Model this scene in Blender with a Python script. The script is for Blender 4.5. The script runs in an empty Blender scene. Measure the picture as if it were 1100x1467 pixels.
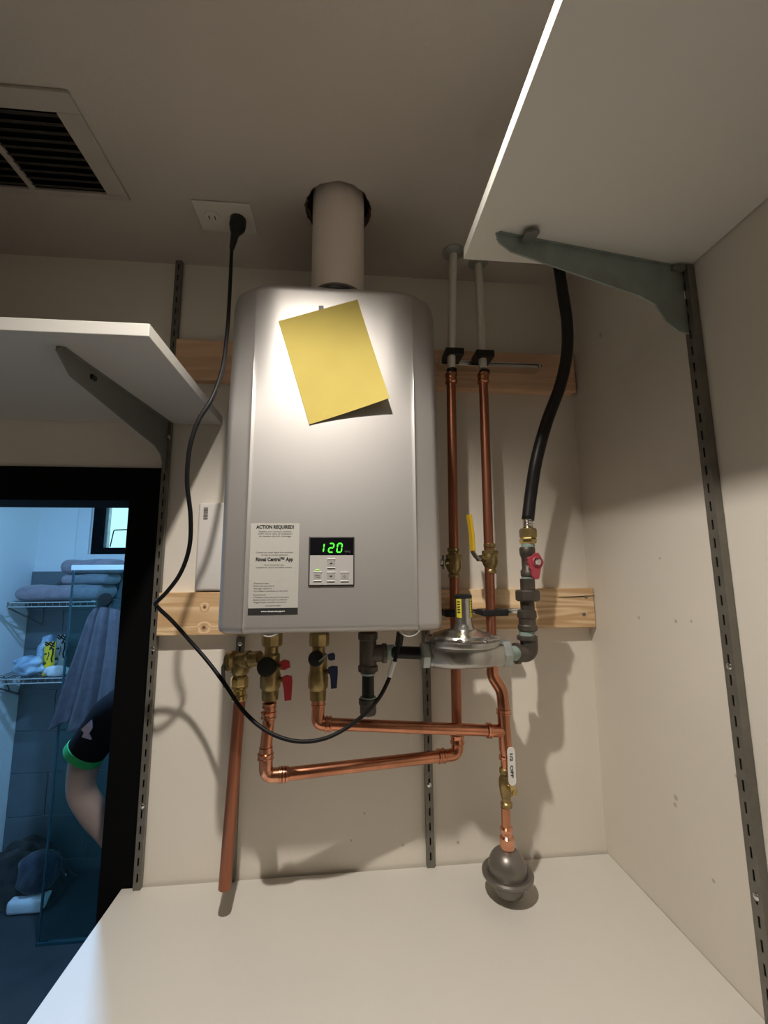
import bpy, bmesh, math, random
from mathutils import Vector, Matrix
random.seed(7)
SC = bpy.context.scene
COL = SC.collection
PI = math.pi
# ---------------------------------------------------------------- camera
DIST, HZ = 0.97, 1.62            # camera distance from back wall (y=0) and its height
YAW, PITCH, ROLL, FPX = [math.radians(a) for a in (5.33, 8.0855, -0.404)] + [605.0]
fwd = Vector((math.sin(YAW)*math.cos(PITCH), math.cos(YAW)*math.cos(PITCH), math.sin(PITCH)))
rgt = Vector((math.cos(YAW), -math.sin(YAW), 0)); up_ = rgt.cross(fwd)
R2 = rgt*math.cos(ROLL) + up_*math.sin(ROLL); U2 = -rgt*math.sin(ROLL) + up_*math.cos(ROLL)
CAM = Vector((0, -DIST, HZ))
cd = bpy.data.cameras.new('camera'); cam = bpy.data.objects.new('camera', cd); COL.objects.link(cam)
cd.sensor_fit = 'HORIZONTAL'; cd.sensor_width = 36; cd.lens = FPX/1100*36; cd.clip_start = 0.01
mw = Matrix.Identity(4)
for i in range(3):
    mw[i][0], mw[i][1], mw[i][2], mw[i][3] = R2[i], U2[i], -fwd[i], CAM[i]
cam.matrix_world = mw
SC.camera = cam
# ---------------------------------------------------------------- light and exposure
SC.view_settings.view_transform = 'Standard'; SC.view_settings.look = 'None'
SC.view_settings.gamma = 1; SC.view_settings.use_curve_mapping = False
SC.view_settings.exposure = 0.0
w = bpy.data.worlds.new('world'); SC.world = w; w.use_nodes = True
w.node_tree.nodes['Background'].inputs[0].default_value = (0.42, 0.80, 0.92, 1)
w.node_tree.nodes['Background'].inputs[1].default_value = 1.4
LAMP = Vector((-0.10, -0.71, 2.415))
ld = bpy.data.lights.new('recessed_bulb', 'SPOT'); ld.energy = 58.0; ld.color = (1.0, 0.92, 0.82)
ld.shadow_soft_size = 0.016; ld.spot_size = math.radians(136); ld.spot_blend = 1.0
lo = bpy.data.objects.new('recessed_bulb', ld); COL.objects.link(lo); lo.location = LAMP
def portal(loc, rot, sx, sz):
    a = bpy.data.lights.new('window_portal', 'AREA'); a.shape = 'RECTANGLE'; a.size = sx; a.size_y = sz
    a.cycles.is_portal = True
    o = bpy.data.objects.new('window_portal', a); COL.objects.link(o); o.location = loc; o.rotation_euler = rot
bl = bpy.data.lights.new('added_bathroom_fill', 'AREA'); bl.shape = 'DISK'; bl.size = 0.09; bl.energy = 25.0; bl.color = (0.26, 0.55, 1.0)  # added lamp, out of view: makes the blue worktop spill and lights the bathroom
bo = bpy.data.objects.new('added_bathroom_fill', bl); COL.objects.link(bo); bo.location = (-0.77, 0.55, 2.335)
portal((-1.36, 1.93, 1.985), (-PI/2, 0, 0), 0.42, 0.53)
portal((1.19, 0.95, 1.6), (0, PI/2, 0), 1.0, 1.3)  # portal for the added side window

# ---------------------------------------------------------------- picture -> place
def ray(px, py): return R2*((px-550)/FPX) + U2*(-(py-733.5)/FPX) + fwd
def P(px, py, o=0.0):
    v = ray(px, py); return CAM + v*((DIST-o)/v.y)
def PXW(px, py, X):
    v = ray(px, py); return CAM + v*(X/v.x)
def PZ(px, py, Z):
    v = ray(px, py); return CAM + v*((Z-HZ)/v.z)
# ---------------------------------------------------------------- materials
def mat(name, col, rough=0.6, metal=0.0, bump=0.0, scale=60, var=0.0, vscale=8, emit=None, estr=1, trans=0, ior=1.45, alpha=1, sheen=0, coat=0, stretch=None, spec=0.5):
    m = bpy.data.materials.new(name); m.use_nodes = True; n = m.node_tree; b = n.nodes['Principled BSDF']
    b.inputs['Base Color'].default_value = (*col, 1); b.inputs['Roughness'].default_value = rough
    b.inputs['Metallic'].default_value = metal; b.inputs['Transmission Weight'].default_value = trans
    b.inputs['IOR'].default_value = ior; b.inputs['Alpha'].default_value = alpha
    b.inputs['Sheen Weight'].default_value = sheen; b.inputs['Coat Weight'].default_value = coat
    b.inputs['Specular IOR Level'].default_value = spec
    if emit: b.inputs['Emission Color'].default_value = (*emit, 1); b.inputs['Emission Strength'].default_value = estr
    tc = n.nodes.new('ShaderNodeTexCoord'); src = tc.outputs['Object']
    if stretch:
        mp = n.nodes.new('ShaderNodeMapping'); mp.inputs['Scale'].default_value = stretch
        n.links.new(src, mp.inputs[0]); src = mp.outputs[0]
    if var > 0:
        t = n.nodes.new('ShaderNodeTexNoise'); t.inputs['Scale'].default_value = vscale; t.inputs['Detail'].default_value = 5
        r = n.nodes.new('ShaderNodeValToRGB')
        r.color_ramp.elements[0].position = 0.3; r.color_ramp.elements[1].position = 0.7
        r.color_ramp.elements[0].color = (*[max(0, c*(1-var)) for c in col], 1)
        r.color_ramp.elements[1].color = (*[min(1, c*(1+var)) for c in col], 1)
        n.links.new(src, t.inputs[0]); n.links.new(t.outputs[0], r.inputs[0]); n.links.new(r.outputs[0], b.inputs['Base Color'])
    if bump > 0:
        t2 = n.nodes.new('ShaderNodeTexNoise'); t2.inputs['Scale'].default_value = scale; t2.inputs['Detail'].default_value = 3
        bp = n.nodes.new('ShaderNodeBump'); bp.inputs['Strength'].default_value = bump; bp.inputs['Distance'].default_value = 0.002
        n.links.new(src, t2.inputs[0]); n.links.new(t2.outputs[0], bp.inputs['Height']); n.links.new(bp.outputs[0], b.inputs['Normal'])
    return m
def stained(m, spots, dark=0.55):
    """scuffs: small dark marks on a painted wall at given world points (x, y, z, radius)"""
    n = m.node_tree; b = n.nodes['Principled BSDF']
    base = b.inputs['Base Color'].links[0].from_socket
    geo = n.nodes.new('ShaderNodeNewGeometry'); acc = None
    for (x, y, z, r) in spots:
        d = n.nodes.new('ShaderNodeVectorMath'); d.operation = 'DISTANCE'; d.inputs[1].default_value = (x, y, z)
        n.links.new(geo.outputs['Position'], d.inputs[0])
        mr = n.nodes.new('ShaderNodeMapRange'); mr.inputs[1].default_value = r*0.4; mr.inputs[2].default_value = r
        mr.inputs[3].default_value = 0.5; mr.inputs[4].default_value = 0
        n.links.new(d.outputs['Value'], mr.inputs[0])
        if acc is None: acc = mr.outputs[0]
        else:
            a = n.nodes.new('ShaderNodeMath'); a.operation = 'MAXIMUM'; n.links.new(acc, a.inputs[0]); n.links.new(mr.outputs[0], a.inputs[1]); acc = a.outputs[0]
    mx = n.nodes.new('ShaderNodeMix'); mx.data_type = 'RGBA'
    n.links.new(acc, mx.inputs[0]); n.links.new(base, mx.inputs[6]); mx.inputs[7].default_value = (0.25, 0.17, 0.10, 1)
    n.links.new(mx.outputs[2], b.inputs['Base Color'])
def wood(name, c1, c2, knots=(), zs=60):
    m = bpy.data.materials.new(name); m.use_nodes = True; n = m.node_tree; b = n.nodes['Principled BSDF']
    b.inputs['Roughness'].default_value = 0.65
    geo = n.nodes.new('ShaderNodeNewGeometry')
    acc = None
    for (x, y, z, r) in knots:
        d = n.nodes.new('ShaderNodeVectorMath'); d.operation = 'DISTANCE'; d.inputs[1].default_value = (x, y, z)
        n.links.new(geo.outputs['Position'], d.inputs[0])
        mr = n.nodes.new('ShaderNodeMapRange'); mr.inputs[1].default_value = r*0.3; mr.inputs[2].default_value = r*1.9
        mr.inputs[3].default_value = 1; mr.inputs[4].default_value = 0; n.links.new(d.outputs['Value'], mr.inputs[0])
        if acc is None: acc = mr.outputs[0]
        else:
            a = n.nodes.new('ShaderNodeMath'); a.operation = 'MAXIMUM'; n.links.new(acc, a.inputs[0]); n.links.new(mr.outputs[0], a.inputs[1]); acc = a.outputs[0]
    mp = n.nodes.new('ShaderNodeMapping'); mp.inputs['Scale'].default_value = (1.1, 12, 1.0*zs/4)
    n.links.new(geo.outputs['Position'], mp.inputs[0])
    t = n.nodes.new('ShaderNodeTexNoise'); t.inputs['Scale'].default_value = 1.6; t.inputs['Detail'].default_value = 2; t.inputs['Distortion'].default_value = 0.6
    n.links.new(mp.outputs[0], t.inputs[0])
    src = t.outputs[0]
    if acc is not None:
        ad = n.nodes.new('ShaderNodeMath'); ad.operation = 'MULTIPLY_ADD'; n.links.new(acc, ad.inputs[0]); ad.inputs[1].default_value = 0.22; n.links.new(src, ad.inputs[2]); src = ad.outputs[0]
    mu = n.nodes.new('ShaderNodeMath'); mu.operation = 'MULTIPLY'; mu.inputs[1].default_value = 38; n.links.new(src, mu.inputs[0])
    sn = n.nodes.new('ShaderNodeMath'); sn.operation = 'SINE'; n.links.new(mu.outputs[0], sn.inputs[0])
    r = n.nodes.new('ShaderNodeMapRange'); r.inputs[1].default_value = -1; r.inputs[2].default_value = 1; n.links.new(sn.outputs[0], r.inputs[0])
    mx = n.nodes.new('ShaderNodeMix'); mx.data_type = 'RGBA'; n.links.new(r.outputs[0], mx.inputs[0])
    mx.inputs[6].default_value = (*c1, 1); mx.inputs[7].default_value = (*c2, 1)
    out = mx.outputs[2]
    if acc is not None:
        g = n.nodes.new('ShaderNodeMath'); g.operation = 'POWER'; n.links.new(acc, g.inputs[0]); g.inputs[1].default_value = 6
        m2 = n.nodes.new('ShaderNodeMix'); m2.data_type = 'RGBA'; n.links.new(g.outputs[0], m2.inputs[0]); n.links.new(out, m2.inputs[6]); m2.inputs[7].default_value = (0.16, 0.06, 0.025, 1); out = m2.outputs[2]
    n.links.new(out, b.inputs['Base Color'])
    return m
M = {}
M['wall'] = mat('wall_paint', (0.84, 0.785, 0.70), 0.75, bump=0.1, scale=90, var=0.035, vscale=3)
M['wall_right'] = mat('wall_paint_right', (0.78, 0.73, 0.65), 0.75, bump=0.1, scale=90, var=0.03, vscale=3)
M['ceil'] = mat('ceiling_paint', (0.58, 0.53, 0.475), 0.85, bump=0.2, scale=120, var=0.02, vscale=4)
M['counter'] = mat('cream_melamine', (0.68, 0.655, 0.60), 0.42, bump=0.12, scale=260, var=0.01)
M['shelf_left'] = mat('white_melamine_dimmed', (0.56, 0.55, 0.525), 0.5, bump=0.05, scale=200)  # white melamine darkened to offset the strong light of the nearby lamp
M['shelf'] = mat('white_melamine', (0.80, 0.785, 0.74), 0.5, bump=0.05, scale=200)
M['silver'] = mat('silver_paint', (0.54, 0.525, 0.515), 0.48, metal=0.75, bump=0.05, scale=900)
M['silver_side'] = mat('grey_case', (0.42, 0.41, 0.40), 0.5, metal=0.3)
M['panel'] = mat('panel_plastic', (0.45, 0.43, 0.42), 0.45)
M['tab'] = mat('grey_tab', (0.30, 0.33, 0.34), 0.6)
M['gap'] = mat('dark_gap', (0.03, 0.03, 0.03), 0.6)
M['screen'] = mat('black_display', (0.006, 0.006, 0.008), 0.12)
M['button'] = mat('button_plastic', (0.36, 0.35, 0.34), 0.5)
M['button_edge'] = mat('button_edge', (0.95, 0.95, 0.93), 0.4)
M['green'] = mat('green_segments', (0.02, 0.3, 0.02), 0.5, emit=(0.06, 1.0, 0.03), estr=2.6)
M['ledgreen'] = mat('green_lamp', (0.2, 0.6, 0.05), 0.5, emit=(0.35, 1.0, 0.05), estr=0.9)
M['paper'] = mat('sticker_paper', (0.46, 0.45, 0.42), 0.6)
M['ink'] = mat('black_ink', (0.02, 0.02, 0.02), 0.6)
M['inkgrey'] = mat('grey_ink', (0.17, 0.165, 0.155), 0.7)
M['white_ink'] = mat('white_ink', (0.8, 0.8, 0.8), 0.6)
M['yellow'] = mat('yellow_paper', (0.56, 0.455, 0.125), 0.8, var=0.03, vscale=20, spec=0.2)
M['copper'] = mat('copper', (0.62, 0.27, 0.16), 0.22, metal=1.0, var=0.22, vscale=22, bump=0.05, scale=50, stretch=(1, 1, 0.25))
M['copper_new'] = mat('bright_copper', (0.74, 0.36, 0.23), 0.2, metal=1.0, var=0.15, vscale=60)
M['copper_dull'] = mat('brown_copper', (0.40, 0.16, 0.095), 0.36, metal=0.85, var=0.15, vscale=16, stretch=(1, 1, 0.15))
M['brass'] = mat('brass', (0.36, 0.27, 0.12), 0.35, metal=0.9, var=0.3, vscale=60)
M['brass_new'] = mat('bright_brass', (0.60, 0.45, 0.19), 0.25, metal=1.0, var=0.2, vscale=60)
M['iron'] = mat('black_iron', (0.115, 0.10, 0.085), 0.45, metal=0.6, bump=0.4, scale=140, var=0.25, vscale=30)
M['black_pipe'] = mat('black_steel', (0.02, 0.02, 0.02), 0.35, metal=0.4)
M['sealant'] = mat('pale_teal_sealant', (0.30, 0.40, 0.365), 0.7, var=0.15, vscale=120)
M['alu'] = mat('cast_aluminium', (0.50, 0.49, 0.47), 0.26, metal=0.95, bump=0.3, scale=150, var=0.15, vscale=20)
M['galv'] = mat('galvanised_steel', (0.42, 0.46, 0.45), 0.42, metal=0.7, var=0.15, vscale=35)
M['galv_grey'] = mat('blue_grey_galvanised_steel', (0.32, 0.375, 0.355), 0.5, metal=0.35, var=0.12, vscale=25)
M['bracket_grey'] = mat('grey_enamel', (0.20, 0.20, 0.19), 0.55, metal=0.2)
M['rail'] = mat('rail_steel', (0.20, 0.19, 0.165), 0.45, metal=0.5, var=0.12, vscale=40)
M['chrome'] = mat('chrome', (0.75, 0.75, 0.74), 0.16, metal=1.0)
M['rubber'] = mat('black_rubber', (0.012, 0.012, 0.013), 0.42)
M['cable'] = mat('black_cable', (0.010, 0.010, 0.011), 0.5, spec=0.25)
M['black'] = mat('black_plastic', (0.012, 0.012, 0.012), 0.45)
M['frame'] = mat('black_frame_paint', (0.003, 0.003, 0.0035), 0.8, spec=0.12)
M['pex'] = mat('white_pex', (0.84, 0.80, 0.73), 0.4)
M['pvc'] = mat('white_pvc', (0.86, 0.77, 0.70), 0.4)
M['red'] = mat('red_plastic', (0.45, 0.03, 0.04), 0.45)
M['crimson'] = mat('faded_red_handle', (0.42, 0.06, 0.085), 0.5, bump=0.3, scale=150)
M['blue'] = mat('navy_plastic', (0.02, 0.03, 0.08), 0.45)
M['yellow_grip'] = mat('yellow_vinyl', (0.70, 0.46, 0.03), 0.4)
M['yellow_label'] = mat('yellow_label', (0.66, 0.56, 0.04), 0.6)
M['tagwhite'] = mat('white_vinyl', (0.80, 0.79, 0.76), 0.45)
M['grey_ball'] = mat('grey_enamelled_steel', (0.215, 0.195, 0.175), 0.36, metal=0.6)
M['plate'] = mat('plate_plastic', (0.74, 0.70, 0.62), 0.4)
M['card'] = mat('white_plastic_case', (0.80, 0.77, 0.74), 0.45)
M['vent'] = mat('grille_enamel', (0.52, 0.48, 0.43), 0.6, var=0.05, vscale=20)
M['blade'] = mat('dark_blade', (0.05, 0.041, 0.032), 0.85, var=0.3, vscale=60)  # near-black brown, tone varying at random
M['dark'] = mat('duct_dark', (0.006, 0.005, 0.005), 1.0, spec=0.0)
M['rag'] = mat('torn_drywall', (0.10, 0.055, 0.035), 1.0, bump=0.8, scale=120)
M['bath_wall'] = mat('bath_white', (0.80, 0.85, 0.86), 0.8, bump=0.1, scale=60, var=0.03, vscale=3)
M['tile'] = mat('grey_tile', (0.135, 0.165, 0.18), 0.45, var=0.12, vscale=4)
M['grout'] = mat('grout', (0.30, 0.36, 0.38), 0.9)
M['floor'] = mat('dark_stone_floor', (0.05, 0.055, 0.062), 0.55, var=0.2, vscale=6)
M['room_wall'] = mat('room_wall_paint', (0.62, 0.57, 0.50), 0.8)
M['closet_floor'] = mat('closet_floor', (0.42, 0.36, 0.28), 0.6)
M['glass'] = mat('shower_glass', (0.62, 0.86, 0.86), 0.02, trans=1.0, ior=1.15)
M['glass_clear'] = mat('window_glass', (0.95, 1.0, 1.0), 0.0, trans=1.0, ior=1.02)
M['glass_edge'] = mat('glass_edge', (0.02, 0.07, 0.09), 0.3)
M['hdr'] = mat('white_header', (0.75, 0.80, 0.82), 0.4)
M['towel'] = mat('blue_grey_towel', (0.25, 0.235, 0.275), 0.95, bump=0.9, scale=220, var=0.15, vscale=30, sheen=0.4, spec=0.1)
M['towel2'] = mat('mauve_grey_towel', (0.29, 0.25, 0.28), 0.95, bump=0.9, scale=220, var=0.15, vscale=30, sheen=0.3, spec=0.1)
M['rugdark'] = mat('dark_taupe_cloth', (0.10, 0.10, 0.095), 0.95, bump=0.9, scale=160, var=0.35, vscale=14, sheen=0.3, spec=0.1)
M['rugdark2'] = mat('slate_cloth', (0.05, 0.06, 0.085), 0.95, bump=0.9, scale=160, var=0.3, vscale=14, sheen=0.3, spec=0.1)
M['whitecloth'] = mat('white_cloth', (0.75, 0.80, 0.83), 0.9, bump=0.5, scale=90)
M['bag'] = mat('blue_film', (0.42, 0.58, 0.85), 0.25, var=0.45, vscale=14, bump=0.8, scale=30, coat=0.3)
M['pouch_y'] = mat('yellow_pouch', (0.95, 0.66, 0.03), 0.45)
M['pouch_w'] = mat('pale_pouch', (0.62, 0.68, 0.70), 0.45)
M['skin'] = mat('skin', (0.36, 0.28, 0.25), 0.55, bump=0.1, scale=120)
M['tee'] = mat('black_tshirt', (0.010, 0.010, 0.013), 0.9, bump=0.4, scale=200, spec=0.15)
M['trim_green'] = mat('green_cuff', (0.03, 0.42, 0.13), 0.8)
M['print'] = mat('pale_pink_print', (0.62, 0.50, 0.60), 0.8)
M['jeans'] = mat('dark_trousers', (0.03, 0.035, 0.05), 0.9)
M['hair'] = mat('dark_hair', (0.03, 0.02, 0.015), 0.6)
M['shoe'] = mat('black_shoe', (0.02, 0.02, 0.02), 0.5)
M['eye'] = mat('eye_white', (0.8, 0.8, 0.8), 0.3)
M['lip'] = mat('lip', (0.42, 0.17, 0.15), 0.5)
def kn(px, py, r): p = P(px, py, 0.026); return (p.x, p.y, p.z, r)
M['wood'] = wood('pine_lower', (0.90, 0.68, 0.43), (0.66, 0.42, 0.215), [kn(293, 870, .006), kn(292, 899, .008), kn(838, 880, .004)])
M['wood2'] = wood('pine_upper', (0.86, 0.58, 0.38), (0.76, 0.48, 0.29), [kn(700, 530, .004)])
stained(M['wall_right'], [tuple(PXW(x, y, 0.575)) + (r,) for x, y, r in ((968,1143,.006),(967,1153,.005),(915,885,.004),(968,890,.004),(990,890,.003),(945,800,.003),(1022,1262,.004),(1055,1112,.004),(860,480,.006))])
stained(M['wall'], [tuple(P(x, y)) + (r,) for x, y, r in ((522,1165,.003),(503,1204,.003),(577,1211,.003),(656,1207,.004),(362,390,.002),(593,398,.003),(694,745,.002),(520,1252,.002))])
# ---------------------------------------------------------------- mesh helpers
def obj(name, bm, m, parent=None, smooth=False, kind=None, label=None, mats=None):
    if parent is not None:
        p = parent
        off = Vector((0, 0, 0))
        while p is not None: off += p.location; p = p.parent
        bmesh.ops.translate(bm, verts=bm.verts, vec=-off)
    me = bpy.data.meshes.new(name); bmesh.ops.recalc_face_normals(bm, faces=bm.faces)
    bm.to_mesh(me); bm.free()
    for x in (mats or [m]): me.materials.append(x)
    if smooth:
        for f in me.polygons: f.use_smooth = True
        if smooth != 'all':
            try: me.set_sharp_from_angle(angle=math.radians(38))
            except Exception: pass
    o = bpy.data.objects.new(name, me); COL.objects.link(o)
    if parent is not None: o.parent = parent
    if kind: o['kind'] = kind
    if label: o['label'] = label
    return o
def thing(name, label, cat, loc, group=None):
    o = bpy.data.objects.new(name, None); COL.objects.link(o); o.location = loc; o.empty_display_size = 0.05
    o['label'] = label; o['category'] = cat
    if group: o['group'] = group
    return o
def tag(o, label, cat, group=None):
    o['label'] = label; o['category'] = cat
    if group: o['group'] = group
    return o
def box(bm, a, b, bev=0.0, seg=2):
    a, b = Vector(a), Vector(b); c = (a+b)/2; s = Vector([abs(x) for x in (b-a)])
    r = bmesh.ops.create_cube(bm, size=1.0, matrix=Matrix.Translation(c) @ Matrix.Diagonal((*s, 1)))
    if bev > 0:
        es = list({e for v in r['verts'] for e in v.link_edges})
        bmesh.ops.bevel(bm, geom=es, offset=bev, segments=seg, affect='EDGES', profile=0.5)
def frame_of(d):
    d = d.normalized(); a = Vector((0, 0, 1)) if abs(d.z) < 0.9 else Vector((1, 0, 0))
    u = d.cross(a).normalized(); return u, d.cross(u).normalized(), d
def lathe(bm, prof, org, axis=(0, 0, 1), seg=28, cap=True):
    u, v, d = frame_of(Vector(axis)); org = Vector(org); rings = []
    for r, h in prof:
        rings.append([bm.verts.new(org + d*h + (u*math.cos(2*PI*i/seg) + v*math.sin(2*PI*i/seg))*max(r, 1e-5)) for i in range(seg)])
    for a, b in zip(rings, rings[1:]):
        for i in range(seg): bm.faces.new((a[i], a[(i+1) % seg], b[(i+1) % seg], b[i]))
    if cap:
        bm.faces.new(rings[0][::-1]); bm.faces.new(rings[-1])
def smooth_path(pts, n=8):
    pts = [Vector(p) for p in pts]; out = []
    q = [pts[0]*2-pts[1]] + pts + [pts[-1]*2-pts[-2]]
    for i in range(1, len(q)-2):
        p0, p1, p2, p3 = q[i-1:i+3]
        d1 = max((p1-p0).length, 1e-6)**.5; d2 = max((p2-p1).length, 1e-6)**.5; d3 = max((p3-p2).length, 1e-6)**.5
        m1 = (p2-p1) - 0*(p1-p0)
        t1 = ((p1-p0)/d1 - (p2-p0)/(d1+d2) + (p2-p1)/d2)*d2
        t2 = ((p2-p1)/d2 - (p3-p1)/(d2+d3) + (p3-p2)/d3)*d2
        for k in range(n):
            t = k/n
            out.append(p1*(2*t**3-3*t*t+1) + t1*(t**3-2*t*t+t) + p2*(-2*t**3+3*t*t) + t2*(t**3-t*t))
    out.append(pts[-1]); return out
def fillet(pts, rad, n=8):
    pts = [Vector(p) for p in pts]; out = [pts[0]]
    for a, b, c in zip(pts, pts[1:], pts[2:]):
        u = (a-b).normalized(); v = (c-b).normalized(); ang = u.angle(v)
        d = min(rad/max(math.tan(ang/2), 1e-3), (a-b).length*.49, (c-b).length*.49)
        p0, p2 = b+u*d, b+v*d
        for k in range(n+1):
            t = k/n; out.append(p0*(1-t)**2 + b*2*t*(1-t) + p2*t*t)
    out.append(pts[-1]); return out
def tube(bm, pts, r, seg=16, radii=None, cap=True):
    pts = [Vector(p) for p in pts]; rings = []; u = None
    for i, p in enumerate(pts):
        d = (pts[min(i+1, len(pts)-1)] - pts[max(i-1, 0)]).normalized()
        if u is None: u = frame_of(d)[0]
        u = (u - d*u.dot(d)).normalized(); v = d.cross(u)
        rr = radii[i] if radii else r
        rings.append([bm.verts.new(p + (u*math.cos(2*PI*k/seg) + v*math.sin(2*PI*k/seg))*rr) for k in range(seg)])
    for a, b in zip(rings, rings[1:]):
        for i in range(seg): bm.faces.new((a[i], a[(i+1) % seg], b[(i+1) % seg], b[i]))
    if cap: bm.faces.new(rings[0][::-1]); bm.faces.new(rings[-1])
def prism(bm, poly, vec, bev=0):
    vec = Vector(vec); a = [bm.verts.new(Vector(p)) for p in poly]; b = [bm.verts.new(Vector(p)+vec) for p in poly]
    n = len(poly); fs = [bm.faces.new(a[::-1]), bm.faces.new(b)]
    for i in range(n): fs.append(bm.faces.new((a[i], a[(i+1) % n], b[(i+1) % n], b[i])))
    if bev:
        es = list({e for f in fs for e in f.edges}); bmesh.ops.bevel(bm, geom=es, offset=bev, segments=2, affect='EDGES', profile=.5)
def B(): return bmesh.new()
def hexnut(bm, c, axis, r, h, flats=6):
    """hexagonal nut with chamfered rims, centred on c"""
    lathe(bm, [(r*.86, -h/2), (r, -h/2+h*.15), (r, h/2-h*.15), (r*.86, h/2)], c, axis, seg=flats)
def text_bm(body, size, bold=0.0):
    cu = bpy.data.curves.new('t', 'FONT'); cu.body = body; cu.size = size; cu.align_x = 'CENTER'; cu.align_y = 'CENTER'
    cu.offset = bold; cu.resolution_u = 3; cu.extrude = 0.0001
    o = bpy.data.objects.new('t', cu); COL.objects.link(o)
    dg = bpy.context.evaluated_depsgraph_get(); me = bpy.data.meshes.new_from_object(o.evaluated_get(dg))
    bm = bmesh.new(); bm.from_mesh(me); bpy.data.meshes.remove(me); bpy.data.objects.remove(o); bpy.data.curves.remove(cu)
    return bm
def text_on(bm, body, c, ux, uz, size, bold=0.0, width=None):
    """lettering laid at c with writing direction ux and up direction uz"""
    t = text_bm(body, size, bold); ux = Vector(ux).normalized(); uz = Vector(uz).normalized(); uy = ux.cross(uz)
    s = 1.0
    if width:
        xs = [v.co.x for v in t.verts]; s = width/(max(xs)-min(xs))
    for v in t.verts: v.co = Vector(c) + ux*v.co.x*s + uz*v.co.y + uy*v.co.z
    me = bpy.data.meshes.new('tmp'); t.to_mesh(me); t.free(); bm.from_mesh(me); bpy.data.meshes.remove(me)
# ---------------------------------------------------------------- the setting
XR, ZK, ZC, YB = 0.575, HZ-0.609, HZ+0.742, -2.6
XL = -1.45
TH = 0.10
OX0, OX1, OZ = -1.15, -0.470, HZ+0.164       # doorway opening
bm = B()
box(bm, (OX1, 0, 0), (XR+.1, TH, ZC)); box(bm, (OX0, 0, OZ), (OX1, TH, ZC)); box(bm, (XL, 0, 0), (OX0, TH, ZC))
obj('wall_back', bm, M['wall'], kind='structure')
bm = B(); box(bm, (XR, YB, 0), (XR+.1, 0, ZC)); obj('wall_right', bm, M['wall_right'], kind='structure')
bm = B(); box(bm, (XL-.1, YB, 0), (XL, TH, ZC)); obj('wall_left', bm, M['room_wall'], kind='structure')
bm = B(); box(bm, (XL-.1, YB-.1, 0), (XR+.1, YB, ZC)); obj('wall_front', bm, M['room_wall'], kind='structure')
# ceiling with a round hole for the flue and one for the recessed lamp
VC = Vector((-0.017, -0.187)); VR = 0.061; LR = 0.085
def ceil_mesh():
    bm = B()
    # square cells around each hole, filled rings outward
    def ring(cx, cy, r, h, ragged=0):
        n = 48; inn = []; out = []
        for i in range(n):
            a = 2*PI*i/n; c, s = math.cos(a), math.sin(a); k = h/max(abs(c), abs(s))
            rr = r + (random.uniform(-1, 1)*ragged)
            inn.append((cx+c*rr, cy+s*rr)); out.append((cx+c*k, cy+s*k))
        vi = [bm.verts.new((x, y, ZC)) for x, y in inn]; vo = [bm.verts.new((x, y, ZC)) for x, y in out]
        vt = [bm.verts.new((x, y, ZC+.02)) for x, y in inn]
        for i in range(n):
            j = (i+1) % n; bm.faces.new((vi[i], vi[j], vo[j], vo[i])); bm.faces.new((vi[i], vt[i], vt[j], vi[j]))
    ring(VC.x, VC.y, VR+.006, .08, .0022); ring(LAMP.x, LAMP.y, LR, .10)
    xs = sorted([XL-.1, VC.x-.08, VC.x+.08, LAMP.x-.10, LAMP.x+.10, XR+.1]); ys = sorted([YB-.1, LAMP.y-.10, LAMP.y+.10, VC.y-.08, VC.y+.08, TH])
    for i in range(len(xs)-1):
        for j in range(len(ys)-1):
            cx, cy = (xs[i]+xs[i+1])/2, (ys[j]+ys[j+1])/2
            if (abs(cx-VC.x) < .08 and abs(cy-VC.y) < .08) or (abs(cx-LAMP.x) < .10 and abs(cy-LAMP.y) < .10): continue
            v = [bm.verts.new((x, y, ZC)) for x, y in ((xs[i], ys[j]), (xs[i+1], ys[j]), (xs[i+1], ys[j+1]), (xs[i], ys[j+1]))]; bm.faces.new(v)
    box(bm, (XL-.1, YB-.1, ZC+.12), (XR+.1, TH, ZC+.16))
    for a, b in (((XL-.1, YB-.1), (XR+.1, YB-.08)), ((XL-.1, TH-.02), (XR+.1, TH)), ((XL-.1, YB-.1), (XL-.08, TH)), ((XR+.08, YB-.1), (XR+.1, TH))):
        box(bm, (*a, ZC), (*b, ZC+.12))
    return bm
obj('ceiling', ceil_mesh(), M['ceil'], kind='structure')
bm = B(); box(bm, (XL-.1, YB-.1, -.05), (XR+.1, 0, 0)); obj('floor', bm, M['closet_floor'], kind='structure')
# recessed lamp fitting
t = thing('recessed_light', 'round white recessed ceiling light just above the top edge of view', 'ceiling light', (LAMP.x, LAMP.y, ZC))
bm = B(); lathe(bm, [(LR, 0), (LR, .060), (.05, .082), (1e-4, .082)], (LAMP.x, LAMP.y, ZC), seg=32, cap=False); obj('housing', bm, M['shelf'], t, smooth=True)
bm = B(); lathe(bm, [(LR, .001), (LR+.012, .0), (LR+.012, -.003), (LR-.001, -.003), (LR-.001, .001)], (LAMP.x, LAMP.y, ZC), seg=32, cap=False); obj('trim_ring', bm, M['shelf'], t, smooth=True)

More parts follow.
